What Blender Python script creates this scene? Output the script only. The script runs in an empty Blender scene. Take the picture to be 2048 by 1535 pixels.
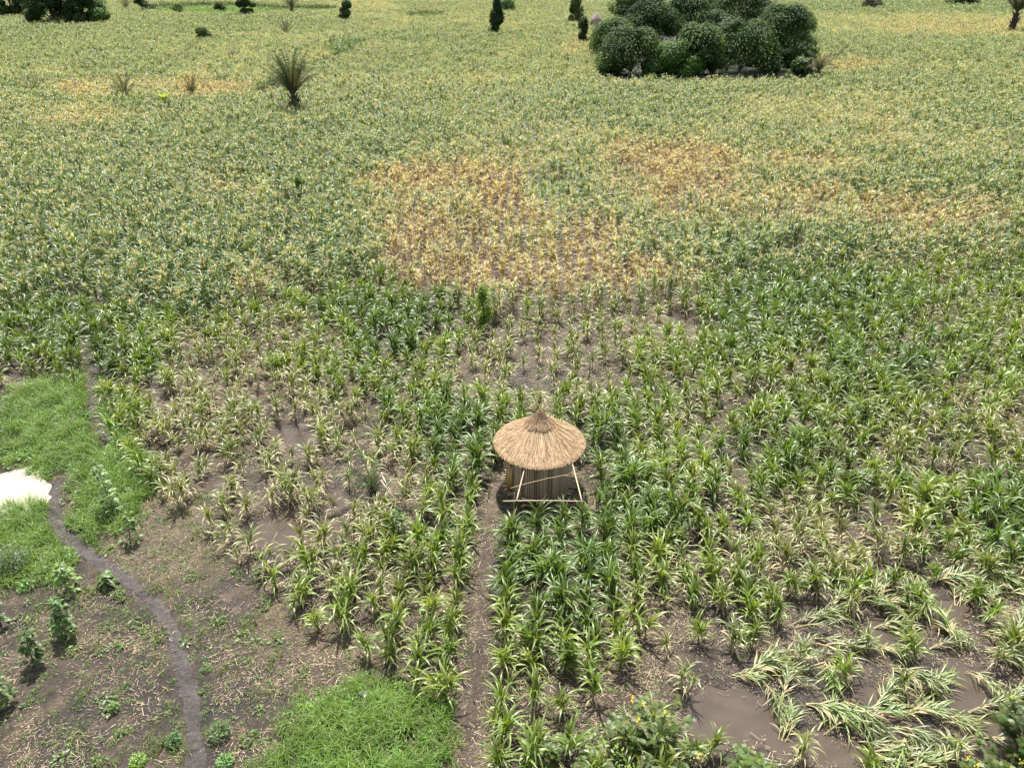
import bpy, math, random
import numpy as np
from mathutils import Vector, Matrix

# ------------------------------------------------------------------ camera, sky, sun, exposure
S = bpy.context.scene
COL = S.collection
CAM_H, PITCH, FPX = 15.7, math.radians(30.0), 1500.0     # metres, down tilt, focal length in 2048-px units
cam_d = bpy.data.cameras.new('camera')
cam_d.sensor_width = 36.0
cam_d.lens = 36.0 * FPX / 2048.0
cam_d.clip_start, cam_d.clip_end = 0.5, 9000.0
cam = bpy.data.objects.new('camera', cam_d)
COL.objects.link(cam)
cam.location = (0, 0, CAM_H)
cam.rotation_euler = (math.pi / 2 - PITCH, 0, 0)
S.camera = cam

SUN_EL, SUN_AZ = math.radians(64.0), math.radians(-6.0)  # azimuth measured from straight ahead (+Y) to the right (+X)
sun_d = bpy.data.lights.new('sun', 'SUN')
sun_d.energy, sun_d.angle, sun_d.color = 4.6, math.radians(0.53), (1.0, 0.955, 0.88)
sun = bpy.data.objects.new('sun', sun_d)
COL.objects.link(sun)
sdir = Vector((math.sin(SUN_AZ) * math.cos(SUN_EL), math.cos(SUN_AZ) * math.cos(SUN_EL), math.sin(SUN_EL)))
sun.rotation_euler = sdir.to_track_quat('Z', 'Y').to_euler()
sun.location = (0, 60, 80)

W = bpy.data.worlds.new('World')
S.world = W
W.use_nodes = True
wn = W.node_tree.nodes
sky = wn.new('ShaderNodeTexSky')
sky.sky_type = 'NISHITA'
sky.sun_disc = False
sky.sun_elevation = SUN_EL
sky.sun_rotation = SUN_AZ
sky.air_density, sky.dust_density, sky.ozone_density = 1.0, 2.5, 1.0
hz = wn.new('ShaderNodeHueSaturation')                    # hazy, whitish wet-season sky
hz.inputs['Saturation'].default_value = 0.5
hz.inputs['Value'].default_value = 1.05
W.node_tree.links.new(sky.outputs[0], hz.inputs['Color'])
W.node_tree.links.new(hz.outputs[0], wn['Background'].inputs[0])
wn['Background'].inputs[1].default_value = 0.11
S.view_settings.view_transform = 'Standard'
S.view_settings.look = 'None'
S.view_settings.exposure = 1.08
S.view_settings.gamma = 1.0
S.cycles.max_bounces = 7
S.cycles.diffuse_bounces = 3
S.cycles.glossy_bounces = 2
S.cycles.transmission_bounces = 4
S.cycles.transparent_max_bounces = 4
S.cycles.caustics_reflective = False
S.cycles.caustics_refractive = False

# ------------------------------------------------------------------ pixel <-> ground
CP, SP = math.cos(PITCH), math.sin(PITCH)

def G(px, py, z=0.0):
    """the point at height z seen at pixel (px, py) of the 2048 x 1535 photograph"""
    a, b = (px - 1024.0) / FPX, (767.5 - py) / FPX
    d = Vector((a, CP + b * SP, -SP + b * CP))
    t = (CAM_H - z) / -d.z
    return Vector((d.x * t, d.y * t, z))

def depth_at(px, py):
    p = G(px, py)
    return p.y * CP + CAM_H * SP

def scale_at(px, py):
    return FPX / depth_at(px, py)          # pixels per metre

def PX(x, y):
    """ground coordinates to photograph pixels (numpy)"""
    zc = y * CP + CAM_H * SP
    v = y * SP - CAM_H * CP
    return 1024.0 + FPX * x / zc, 767.5 - FPX * v / zc

# ------------------------------------------------------------------ noise (numpy value noise)
def _h(ix, iy, s):
    n = (ix.astype(np.int64) * 374761393 + iy.astype(np.int64) * 668265263 + s * 1274126177) & 0xffffffff
    n = ((n ^ (n >> 13)) * 1274126177) & 0xffffffff
    return ((n ^ (n >> 16)) & 0xffff) / 65535.0

def vn(x, y, s=0):
    x = np.asarray(x, float); y = np.asarray(y, float)
    ix, iy = np.floor(x), np.floor(y)
    fx, fy = x - ix, y - iy
    fx = fx * fx * (3 - 2 * fx); fy = fy * fy * (3 - 2 * fy)
    a, b = _h(ix, iy, s), _h(ix + 1, iy, s)
    c, d = _h(ix, iy + 1, s), _h(ix + 1, iy + 1, s)
    return (a + (b - a) * fx) * (1 - fy) + (c + (d - c) * fx) * fy

def fbm(x, y, s=0, o=3):
    t, a, n = 0.0, 1.0, 0.0
    for k in range(o):
        t = t + a * vn(x * 2 ** k, y * 2 ** k, s + 17 * k); n += a; a *= 0.5
    return t / n

def blob(px, py, L):
    """soft union of ellipses (cx, cy, rx, ry[, weight]) given in photograph pixels"""
    r = np.zeros_like(px)
    for e in L:
        q = np.sqrt(((px - e[0]) / e[2]) ** 2 + ((py - e[1]) / e[3]) ** 2)
        v = np.clip((1.25 - q) / 0.5, 0, 1) * (e[4] if len(e) > 4 else 1.0)
        r = np.maximum(r, v)
    return r

def inpoly(px, py, P):
    r = np.zeros(px.shape, bool)
    n = len(P)
    for i in range(n):
        x1, y1 = P[i]; x2, y2 = P[(i + 1) % n]
        if y1 == y2: continue
        c = ((y1 > py) != (y2 > py)) & (px < (x2 - x1) * (py - y1) / (y2 - y1) + x1)
        r ^= c
    return r

def seg_dist(x, y, pts):
    d = np.full(np.shape(x), 1e9)
    for (ax, ay), (bx, by) in zip(pts[:-1], pts[1:]):
        vx, vy = bx - ax, by - ay
        t = np.clip(((x - ax) * vx + (y - ay) * vy) / (vx * vx + vy * vy), 0, 1)
        d = np.minimum(d, np.hypot(x - ax - t * vx, y - ay - t * vy))
    return d

def gl(pts):
    return [tuple(G(*p).xy) for p in pts]

# the layout of the place, read off the photograph and laid on the ground
LEFT_PATH = gl([(394, 1600), (392, 1535), (388, 1450), (374, 1370), (352, 1290), (320, 1222), (270, 1175), (215, 1135), (160, 1098), (122, 1060), (108, 1010), (112, 965)])
EDGE_PATH = gl([(214, 895), (206, 870), (190, 830), (184, 790), (184, 740), (172, 690), (150, 620), (118, 530), (106, 490), (98, 430), (104, 380)])
HUT_PATH = gl([(930, 1610), (936, 1500), (950, 1380), (962, 1230), (966, 1150), (978, 1060), (990, 1000), (1000, 960)])
FAR_TRACK = gl([(470, 228), (520, 203), (575, 178), (640, 142), (730, 100)])
HUT = Vector((0.905, 20.46, 0.0))
BARE = [(-200, 800), (90, 772), (178, 772), (186, 735), (200, 800), (222, 885), (262, 930), (330, 1000), (400, 1060), (440, 1110),
        (530, 1180), (590, 1232), (660, 1275), (720, 1318), (800, 1385), (890, 1425), (925, 1470), (932, 1700), (-400, 1700)]
LODGED = [(1385, 1420), (1470, 1340), (1560, 1255), (1680, 1190), (1800, 1140), (1960, 1110), (2300, 1090), (2300, 1700), (1385, 1700)]
PUDDLES = [  # cx, cy, rx, ry, depth
    (20, 975, 82, 40, 1.3), (590, 872, 45, 34, 1.0), (575, 1070, 70, 45, .9), (480, 1185, 60, 36, .55), (440, 960, 50, 30, .8), (1455, 1440, 105, 75, 1.1),
    (1530, 1290, 45, 40, .9), (1780, 1262, 70, 40, 1.0), (1915, 1390, 90, 60, 1.1), (1640, 1500, 90, 40, .9), (1770, 1010, 50, 30, .9),
    (1680, 1050, 40, 22, .9), (1100, 690, 40, 14, .8), (1115, 745, 38, 18, .55), (1160, 770, 30, 12, .6), (1900, 1225, 60, 30, .8), (1655, 1075, 30, 25, .8), (650, 1000, 60, 30, .7), (1730, 1420, 60, 40, .9),
    (1385, 855, 30, 16, .6), (1930, 930, 40, 20, .6), (1880, 870, 40, 30, .5), (740, 1020, 50, 25, .7), (1030, 770, 30, 14, .5)]
WATER_Z = -0.035

def height(x, y):
    x = np.asarray(x, float); y = np.asarray(y, float)
    px, py = PX(x, y)
    near = np.clip((70 - y) / 25, 0, 1)
    n = (fbm(x * 1.7, y * 1.7, 3, 3) - .5) * .075 + (fbm(x * .35, y * .35, 9, 2) - .5) * .05
    p = np.minimum(seg_dist(x, y, LEFT_PATH), seg_dist(x, y, HUT_PATH))
    n = n * np.clip(p / .5, .12, 1)
    wob = (fbm(x * .9, y * .9, 21, 3) - .5)
    dip = np.zeros_like(n)
    for cx, cy, rx, ry, dpt in PUDDLES:
        q = np.sqrt(((px - cx) / rx) ** 2 + ((py - cy) / ry) ** 2) + wob * 1.0
        dip = np.maximum(dip, np.clip((1.3 - q) / .6, 0, 1) * dpt)
    lod = inpoly(px, py, LODGED) * np.clip((fbm(x * .45, y * .45, 31, 3) - .47) * 5, 0, 1)
    dip = np.maximum(dip, lod * .85)
    wallow = np.clip((fbm(x * .8, y * .8, 41, 2) - .62) * 5, 0, 1) * .5
    dip = np.maximum(dip, wallow * (1 - np.clip(p < .6, 0, 1)) * (~inpoly(px, py, BARE)))
    return (n + .012 - dip * .09) * near

# ------------------------------------------------------------------ materials
def mat(name):
    m = bpy.data.materials.new(name)
    m.use_nodes = True
    nt = m.node_tree
    return m, nt, nt.nodes, nt.links, nt.nodes['Principled BSDF']

def setp(b, **k):
    for a, v in k.items():
        b.inputs[a.replace('_', ' ')].default_value = v

def leaf_mat(name, rough=.4, trans=.32, rnd=.35, spec=.5, tint=(1.5, 1.35, .55), noise=0.0):
    m, nt, N, L, b = mat(name)
    at = N.new('ShaderNodeAttribute'); at.attribute_name = 'col'
    oi = N.new('ShaderNodeObjectInfo')
    hs = N.new('ShaderNodeHueSaturation')
    mr = N.new('ShaderNodeMapRange'); mr.inputs[3].default_value = 1 - rnd; mr.inputs[4].default_value = 1 + rnd
    L.new(oi.outputs['Random'], mr.inputs[0]); L.new(mr.outputs[0], hs.inputs['Value'])
    mh = N.new('ShaderNodeMath'); mh.operation = 'MULTIPLY'; mh.inputs[1].default_value = 7.31
    fr = N.new('ShaderNodeMath'); fr.operation = 'FRACT'
    L.new(oi.outputs['Random'], mh.inputs[0]); L.new(mh.outputs[0], fr.inputs[0])
    m2 = N.new('ShaderNodeMapRange'); m2.inputs[3].default_value = .487; m2.inputs[4].default_value = .513
    L.new(fr.outputs[0], m2.inputs[0]); L.new(m2.outputs[0], hs.inputs['Hue'])
    L.new(at.outputs['Color'], hs.inputs['Color'])
    L.new(hs.outputs[0], b.inputs['Base Color'])
    setp(b, Roughness=rough, Specular_IOR_Level=spec)
    tr = N.new('ShaderNodeBsdfTranslucent')
    mx = N.new('ShaderNodeMix'); mx.data_type = 'RGBA'; mx.blend_type = 'MULTIPLY'; mx.inputs[0].default_value = 1
    mx.inputs[7].default_value = (*tint, 1)
    L.new(hs.outputs[0], mx.inputs[6]); L.new(mx.outputs[2], tr.inputs[0])
    ms = N.new('ShaderNodeMixShader'); ms.inputs[0].default_value = trans
    L.new(b.outputs[0], ms.inputs[1]); L.new(tr.outputs[0], ms.inputs[2])
    L.new(ms.outputs[0], N['Material Output'].inputs[0])
    return m

M = {}
M['leaf'] = leaf_mat('maize_leaf', .44, .36, .25, 1.0)
M['stalk'] = leaf_mat('maize_stalk', .5, .0, .2)
M['tassel'] = leaf_mat('maize_tassel', .7, .3, .2, .2)
M['grass'] = leaf_mat('grass_blade', .45, .35, .3)
M['tree'] = leaf_mat('tree_leaf', .62, .25, .12, .22)
M['straw'] = leaf_mat('dry_straw', .7, .15, .3, .2, (1.1, 1, .8))
M['wood'] = leaf_mat('weathered_wood', .8, .0, .1, .2)

def bark():
    m, nt, N, L, b = mat('bark')
    t = N.new('ShaderNodeTexNoise'); t.inputs['Scale'].default_value = 9
    r = N.new('ShaderNodeValToRGB')
    r.color_ramp.elements[0].color = (.05, .038, .028, 1); r.color_ramp.elements[1].color = (.16, .125, .09, 1)
    L.new(t.outputs[0], r.inputs[0]); L.new(r.outputs[0], b.inputs['Base Color'])
    bp = N.new('ShaderNodeBump'); bp.inputs[0].default_value = .6
    L.new(t.outputs[0], bp.inputs['Height']); L.new(bp.outputs[0], b.inputs['Normal'])
    setp(b, Roughness=.85)
    return m
M['bark'] = bark()

def soil():
    m, nt, N, L, b = mat('soil')
    at = N.new('ShaderNodeAttribute'); at.attribute_name = 'col'
    wt = N.new('ShaderNodeAttribute'); wt.attribute_name = 'wet'
    co = N.new('ShaderNodeTexCoord')
    n1 = N.new('ShaderNodeTexNoise'); n1.inputs['Scale'].default_value = 1.3; n1.inputs['Detail'].default_value = 8; n1.inputs['Roughness'].default_value = .7
    n2 = N.new('ShaderNodeTexNoise'); n2.inputs['Scale'].default_value = 14; n2.inputs['Detail'].default_value = 6; n2.inputs['Roughness'].default_value = .75
    vo = N.new('ShaderNodeTexVoronoi'); vo.inputs['Scale'].default_value = 9
    for n in (n1, n2, vo): L.new(co.outputs['Object'], n.inputs['Vector'])
    r1 = N.new('ShaderNodeMapRange'); r1.inputs[1].default_value = .3; r1.inputs[2].default_value = .7; r1.inputs[3].default_value = .6; r1.inputs[4].default_value = 1.4
    r2 = N.new('ShaderNodeMapRange'); r2.inputs[1].default_value = .3; r2.inputs[2].default_value = .7; r2.inputs[3].default_value = .38; r2.inputs[4].default_value = 1.7
    L.new(n1.outputs[0], r1.inputs[0]); L.new(n2.outputs[0], r2.inputs[0])
    mm = N.new('ShaderNodeMath'); mm.operation = 'MULTIPLY'
    L.new(r1.outputs[0], mm.inputs[0]); L.new(r2.outputs[0], mm.inputs[1])
    mx = N.new('ShaderNodeVectorMath'); mx.operation = 'SCALE'
    L.new(at.outputs['Color'], mx.inputs[0]); L.new(mm.outputs[0], mx.inputs['Scale'])
    L.new(mx.outputs[0], b.inputs['Base Color'])
    rr = N.new('ShaderNodeMapRange'); rr.inputs[3].default_value = .9; rr.inputs[4].default_value = .38
    L.new(wt.outputs['Fac'], rr.inputs[0]); L.new(rr.outputs[0], b.inputs['Roughness'])
    ad = N.new('ShaderNodeMath'); ad.operation = 'MULTIPLY_ADD'; ad.inputs[1].default_value = .35
    L.new(vo.outputs['Distance'], ad.inputs[0]); L.new(n2.outputs[0], ad.inputs[2])
    bp = N.new('ShaderNodeBump'); bp.inputs[0].default_value = 1.0; bp.inputs['Distance'].default_value = .10
    L.new(ad.outputs[0], bp.inputs['Height']); L.new(bp.outputs[0], b.inputs['Normal'])
    return m
M['soil'] = soil()

def water(name, c, rough=.04, c2=None):
    m, nt, N, L, b = mat(name)
    co = N.new('ShaderNodeTexCoord')
    n1 = N.new('ShaderNodeTexNoise'); n1.inputs['Scale'].default_value = 1.6; n1.inputs['Detail'].default_value = 5
    L.new(co.outputs['Object'], n1.inputs['Vector'])
    r = N.new('ShaderNodeValToRGB')
    r.color_ramp.elements[0].position, r.color_ramp.elements[1].position = .35, .65
    r.color_ramp.elements[0].color = (*c, 1); r.color_ramp.elements[1].color = (*(c2 or tuple(v * 1.35 for v in c)), 1)
    L.new(n1.outputs[0], r.inputs[0]); L.new(r.outputs[0], b.inputs['Base Color'])
    n2 = N.new('ShaderNodeTexNoise'); n2.inputs['Scale'].default_value = 5; n2.inputs['Detail'].default_value = 2
    L.new(co.outputs['Object'], n2.inputs['Vector'])
    bp = N.new('ShaderNodeBump'); bp.inputs[0].default_value = .06; bp.inputs['Distance'].default_value = .02
    L.new(n2.outputs[0], bp.inputs['Height']); L.new(bp.outputs[0], b.inputs['Normal'])
    setp(b, Roughness=rough, Specular_IOR_Level=.5, IOR=1.33)
    return m
M['flood'] = water('muddy_water', (.060, .047, .036))
M['milky'] = water('milky_water', (.33, .30, .235), .08, (.42, .39, .32))
M['pond'] = water('pond_water', (.03, .03, .025), .03)
for n_ in M['pond'].node_tree.nodes:
    if n_.type == 'BUMP': n_.inputs[0].default_value = .9; n_.inputs['Distance'].default_value = .25

# ------------------------------------------------------------------ mesh builder
class MB:
    def __init__(s): s.v, s.f, s.c, s.m = [], [], [], []
    def add(s, vs, fs, c, mi=0):
        k = len(s.v); s.v += vs; s.f += [tuple(i + k for i in f) for f in fs]
        s.c += (c if isinstance(c, list) else [c] * len(vs)); s.m += [mi] * len(fs)
    def tube(s, pts, rad, c, n=6, mi=0, cap=True):
        vs, cs = [], []
        for i, p in enumerate(pts):
            p = Vector(p)
            d = (Vector(pts[min(i + 1, len(pts) - 1)]) - Vector(pts[max(i - 1, 0)])).normalized()
            a = d.cross(Vector((0, 0, 1)) if abs(d.z) < .9 else Vector((1, 0, 0))).normalized(); b = d.cross(a)
            r = rad[i] if isinstance(rad, (list, tuple)) else rad
            for k in range(n):
                t = 2 * math.pi * k / n
                vs.append(tuple(p + a * (r * math.cos(t)) + b * (r * math.sin(t))))
            cs += [c[i] if isinstance(c, list) else c] * n
        fs = [(i * n + k, i * n + (k + 1) % n, (i + 1) * n + (k + 1) % n, (i + 1) * n + k) for i in range(len(pts) - 1) for k in range(n)]
        if cap: fs += [tuple(range(n))[::-1], tuple(range((len(pts) - 1) * n, len(pts) * n))]
        s.add(vs, fs, cs, mi)
    def strip(s, pts, sides, wid, cols, fold=.0, mi=0):
        """a leaf blade: centre line pts, side vectors, half widths; fold = depth of the midrib"""
        vs, cs, fs = [], [], []
        n = len(pts)
        for i in range(n):
            p, sd, w = pts[i], sides[i], wid[i]
            t = (pts[min(i + 1, n - 1)] - pts[max(i - 1, 0)]).normalized()
            up = sd.cross(t)
            if up.z < 0: up = -up
            if fold > 0:
                vs += [tuple(p - sd * w + up * (fold * w)), tuple(p), tuple(p + sd * w + up * (fold * w))]; cs += [cols[i]] * 3
            else:
                vs += [tuple(p - sd * w), tuple(p + sd * w)]; cs += [cols[i]] * 2
        q = 3 if fold > 0 else 2
        for i in range(n - 1):
            for k in range(q - 1):
                fs.append((i * q + k, i * q + k + 1, (i + 1) * q + k + 1, (i + 1) * q + k))
        s.add(vs, fs, cs, mi)
    def quad(s, p, a, b, c, mi=0):
        s.add([tuple(p - a - b), tuple(p + a - b), tuple(p + a + b), tuple(p - a + b)], [(0, 1, 2, 3)], c, mi)
    def mesh(s, name, mats, smooth=True):
        me = bpy.data.meshes.new(name)
        me.from_pydata(s.v, [], s.f)
        for m in (mats if isinstance(mats, (list, tuple)) else [mats]): me.materials.append(m)
        a = me.attributes.new('col', 'FLOAT_COLOR', 'POINT')
        a.data.foreach_set('color', np.array([(*c[:3], 1.0) for c in s.c], dtype=np.float32).ravel())
        if any(s.m): me.polygons.foreach_set('material_index', s.m)
        if smooth: me.polygons.foreach_set('use_smooth', [True] * len(me.polygons))
        me.update()
        return me

def ob(name, data, parent=None, loc=None):
    o = bpy.data.objects.new(name, data); COL.objects.link(o)
    if parent: o.parent = parent
    if loc is not None: o.location = loc
    return o

def tag(o, label=None, cat=None, group=None, kind=None):
    if label: o['label'] = label
    if cat: o['category'] = cat
    if group: o['group'] = group
    if kind: o['kind'] = kind
    return o

def empty(name, loc, label, cat, group=None, rz=0):
    o = ob(name, None, None, loc); o.rotation_euler = (0, 0, rz); o.empty_display_size = .2
    return tag(o, label, cat, group)

def mixc(a, b, t): return tuple(a[i] + (b[i] - a[i]) * t for i in range(3))
def jit(c, r, k=.18):
    f = 1 + r.uniform(-k, k); return (c[0] * f * (1 + r.uniform(-.08, .08)), c[1] * f, c[2] * f * (1 + r.uniform(-.15, .15)))

# ------------------------------------------------------------------ ground: one sheet to the horizon
def axis(parts):
    out = []
    for a, b, st in parts: out += list(np.arange(a, b, st))
    return np.array(out + [parts[-1][1]])
xs = axis([(-3000, -600, 300), (-600, -150, 50), (-150, -40, 6), (-40, -22, 1), (-22, 22, .11), (22, 40, 1), (40, 150, 6), (150, 600, 50), (600, 3000, 300)])
ys = axis([(-200, -10, 20), (-10, 7, 2), (7, 40, .11), (40, 60, .5), (60, 120, 3), (120, 600, 20), (600, 5000, 400)])
gx, gy = np.meshgrid(xs, ys)
gz = height(gx, gy)
gpx, gpy = PX(gx, np.maximum(gy, 2))
def ground_colour(x, y, px, py):
    def C(*c): return np.array(c)
    n = fbm(x * .6, y * .6, 51, 3)[..., None]; n2 = fbm(x * 2.2, y * 2.2, 57, 2)[..., None]
    dark, brown, tan = C(.034, .028, .023), C(.070, .052, .037), C(.16, .115, .074)
    col = dark + (brown - dark) * np.clip((n - .3) * 2.2, 0, 1)
    col = col + (tan - col) * np.clip((n2 - .52) * 2.6, 0, 1) * .6
    mud = blob(px, py, [(1090, 740, 120, 80, .8), (560, 1000, 170, 120, .5), (1700, 1350, 330, 180, .9), (1180, 860, 120, 30, .4), (1850, 950, 160, 80, .5)])[..., None]
    col = col + (C(.062, .050, .043) - col) * mud * .8
    drys = blob(px, py, [(330, 1100, 130, 90, .8), (700, 1300, 90, 60, .7), (620, 1290, 110, 90, .5), (930, 1480, 60, 90, .7), (230, 1330, 150, 80, .15)])[..., None]
    col = col + (C(.16, .122, .076) - col) * drys * (.35 + .5 * n2)
    far = np.clip((y - 60) / 60, 0, 1)[..., None]
    col = col + (C(.05, .06, .025) - col) * far * .7
    mead = blob(px, py, [(420, 32, 160, 22, 1), (110, 230, 120, 20, .8), (850, 38, 45, 8, 1), (1450, 5, 250, 10, .8), (900, 12, 400, 8, .4), (1100, 375, 60, 10, .6)])[..., None]
    col = col + (C(.09, .16, .03) - col) * mead
    hz = np.clip((y - 330) / 60, 0, 1)[..., None]
    col = col + (C(.10, .12, .05) - col) * hz
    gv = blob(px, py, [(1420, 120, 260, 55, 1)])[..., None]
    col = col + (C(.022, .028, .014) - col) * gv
    tr = np.clip(1.4 - seg_dist(x, y, FAR_TRACK[1:3]) / 1.1, 0, 1)[..., None]
    col = col + (C(.36, .29, .19) - col) * tr
    return np.clip(col, .01, 1)
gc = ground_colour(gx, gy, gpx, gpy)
wet = np.clip((0.02 - gz) / .05, 0, 1) * np.clip((60 - gy) / 20, 0, 1) * np.where(inpoly(gpx, gpy, BARE), .45, 1)
ny, nx = gx.shape
me = bpy.data.meshes.new('ground')
V = np.stack([gx, gy, gz], -1).reshape(-1, 3)
idx = np.arange(ny * nx).reshape(ny, nx)
F = np.stack([idx[:-1, :-1], idx[:-1, 1:], idx[1:, 1:], idx[1:, :-1]], -1).reshape(-1, 4)
me.vertices.add(len(V)); me.vertices.foreach_set('co', V.astype(np.float32).ravel())
me.loops.add(F.size); me.loops.foreach_set('vertex_index', F.astype(np.int32).ravel())
me.polygons.add(len(F)); me.polygons.foreach_set('loop_start', np.arange(0, F.size, 4, dtype=np.int32))
me.polygons.foreach_set('use_smooth', np.ones(len(F), bool))
me.update(calc_edges=True); me.validate()
a = me.attributes.new('col', 'FLOAT_COLOR', 'POINT')
a.data.foreach_set('color', np.concatenate([gc.reshape(-1, 3), np.ones((len(V), 1))], 1).astype(np.float32).ravel())
a = me.attributes.new('wet', 'FLOAT', 'POINT'); a.data.foreach_set('value', wet.astype(np.float32).ravel())
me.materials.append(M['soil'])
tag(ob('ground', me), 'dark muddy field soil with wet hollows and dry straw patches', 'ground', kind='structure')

def ribbon(name, pts, half, m, label, col, seed):
    r = random.Random(seed)
    P = [Vector((*p, 0)) for p in pts]
    fine = []
    for i in range(len(P) - 1):
        p0, p1, p2, p3 = P[max(i - 1, 0)], P[i], P[i + 1], P[min(i + 2, len(P) - 1)]
        n = max(3, int((p2 - p1).length / .16))
        for k in range(n):
            t = k / n
            fine.append(.5 * ((2 * p1) + (p2 - p0) * t + (2 * p0 - 5 * p1 + 4 * p2 - p3) * t * t + (3 * p1 - p0 - 3 * p2 + p3) * t ** 3))
    fine.append(P[-1])
    vs, cs = [], []
    K = 6
    for i, p in enumerate(fine):
        d = (fine[min(i + 1, len(fine) - 1)] - fine[max(i - 1, 0)]).normalized(); s = Vector((d.y, -d.x, 0))
        taper = min(1, (i + 1) / 6, (len(fine) - i) / 6)
        for k in range(K + 1):
            u = k / K * 2 - 1
            q = p + s * (u * half * (.75 + .5 * float(vn(i * .2, k * .1 + seed, seed))) * (.3 + .7 * taper) + .05 * r.uniform(-1, 1))
            z = float(height(q.x, q.y)) + .012 + (.02 * (1 - abs(u)) if abs(u) < .95 else -.02) * .5 + r.uniform(-.003, .004)
            vs.append((q.x, q.y, z)); cs.append(mixc(col, tuple(v * .72 for v in col), float(vn(q.x * 1.5, q.y * 1.5, 5))))
    W_ = K + 1
    fs = [(i * W_ + k, i * W_ + k + 1, (i + 1) * W_ + k + 1, (i + 1) * W_ + k) for i in range(len(fine) - 1) for k in range(K)]
    mb = MB(); mb.add(vs, fs, cs)
    o = ob(name, mb.mesh(name, m)); tag(o, label, 'path', kind='structure')
ribbon('path', LEFT_PATH, .19, M['soil'], 'narrow trodden grey earth path curving through the weedy field', (.092, .078, .074), 1)
ribbon('path', HUT_PATH, .19, M['soil'], 'brown earth footpath leading straight between maize rows to the hut', (.095, .070, .052), 2)
ribbon('path', EDGE_PATH, .17, M['soil'], 'thin dark path running up beside the maize on the left', (.070, .056, .050), 3)

def puddle(name, e, m, label, z=WATER_Z, grow=1.5):
    cx, cy, rx, ry = e[:4]
    n = 40
    vs = []
    for k in range(n):
        t = 2 * math.pi * k / n
        g = grow * (1 + .12 * math.sin(3 * t + cx) + .07 * math.sin(7 * t))
        p = G(cx + rx * g * math.cos(t), cy + ry * g * math.sin(t)); vs.append((p.x, p.y, z - .0009 * e[4]))
    mb = MB(); mb.add(vs, [tuple(range(n))], (0, 0, 0))
    tag(ob(name, mb.mesh(name, m, False)), label, 'water', kind='structure')
names = ['pale milky puddle in the grass on the left', 'brown puddle among yellowing maize', 'muddy puddle between sparse maize at the left']
for i, e in enumerate(PUDDLES):
    if e[0] > 1400 and e[1] > 1200: continue
    puddle('puddle', e[:4] + (i,), M['milky'] if i == 0 else M['flood'], names[i] if i < 3 else 'shallow muddy puddle standing between maize plants')
fw = [G(1300, 1640), G(2400, 1640), G(2400, 1060), G(1960, 1095), G(1780, 1125), G(1600, 1200), G(1480, 1260), G(1330, 1400)]
mb = MB(); mb.add([(p.x, p.y, WATER_Z) for p in fw], [tuple(range(len(fw)))], (0, 0, 0))
tag(ob('flood_water', mb.mesh('flood_water', M['flood'], False)), 'brown flood water lying under the flattened maize', 'water', kind='structure')
pp = [G(1335, 168), G(1400, 169), G(1490, 172), G(1600, 170), G(1606, 156), G(1575, 146), G(1500, 146), G(1400, 154)]
mb = MB(); mb.add([(p.x, p.y, .03) for p in pp], [tuple(range(len(pp)))[::-1]], (0, 0, 0))
tag(ob('pond', mb.mesh('pond', M['pond'], False)), 'dark pond glinting under the grove of trees', 'water', kind='structure')

# ------------------------------------------------------------------ maize
GREEN, LUSH, PALE = (.150, .240, .024), (.092, .160, .018), (.27, .29, .09)
STRAW, AMBER, RUST = (.46, .39, .24), (.48, .28, .10), (.26, .115, .035)

def blade(mb, r, base, az, el0, bend, length, w, c0, c1, segs=6, fold=.26, mi=0, twist=.4):
    """an arching leaf; el0 start elevation, bend total bend in radians, colour c0 -> c1 at the tip"""
    p = Vector(base); pts, sides, wid, cols = [], [], [], []
    tw = r.uniform(-twist, twist); az2 = r.uniform(-.5, .5)
    for i in range(segs + 1):
        t = i / segs
        e = el0 - bend * t ** 1.25
        a = az + az2 * t
        d = Vector((math.cos(a) * math.cos(e), math.sin(a) * math.cos(e), math.sin(e)))
        sd = Vector((-math.sin(a), math.cos(a), 0))
        sd = Matrix.Rotation(tw * t * 2, 3, d) @ sd
        pts.append(p.copy()); sides.append(sd)
        wid.append(w * .5 * max(.03, min(1, .45 + 2.2 * t) * (1 - t ** 2.2)))
        cols.append(mixc(c0, c1, max(0, t * 1.3 - .3)))
        p = p + d * (length / segs)
    mb.strip(pts, sides, wid, cols, fold, mi)

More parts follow.
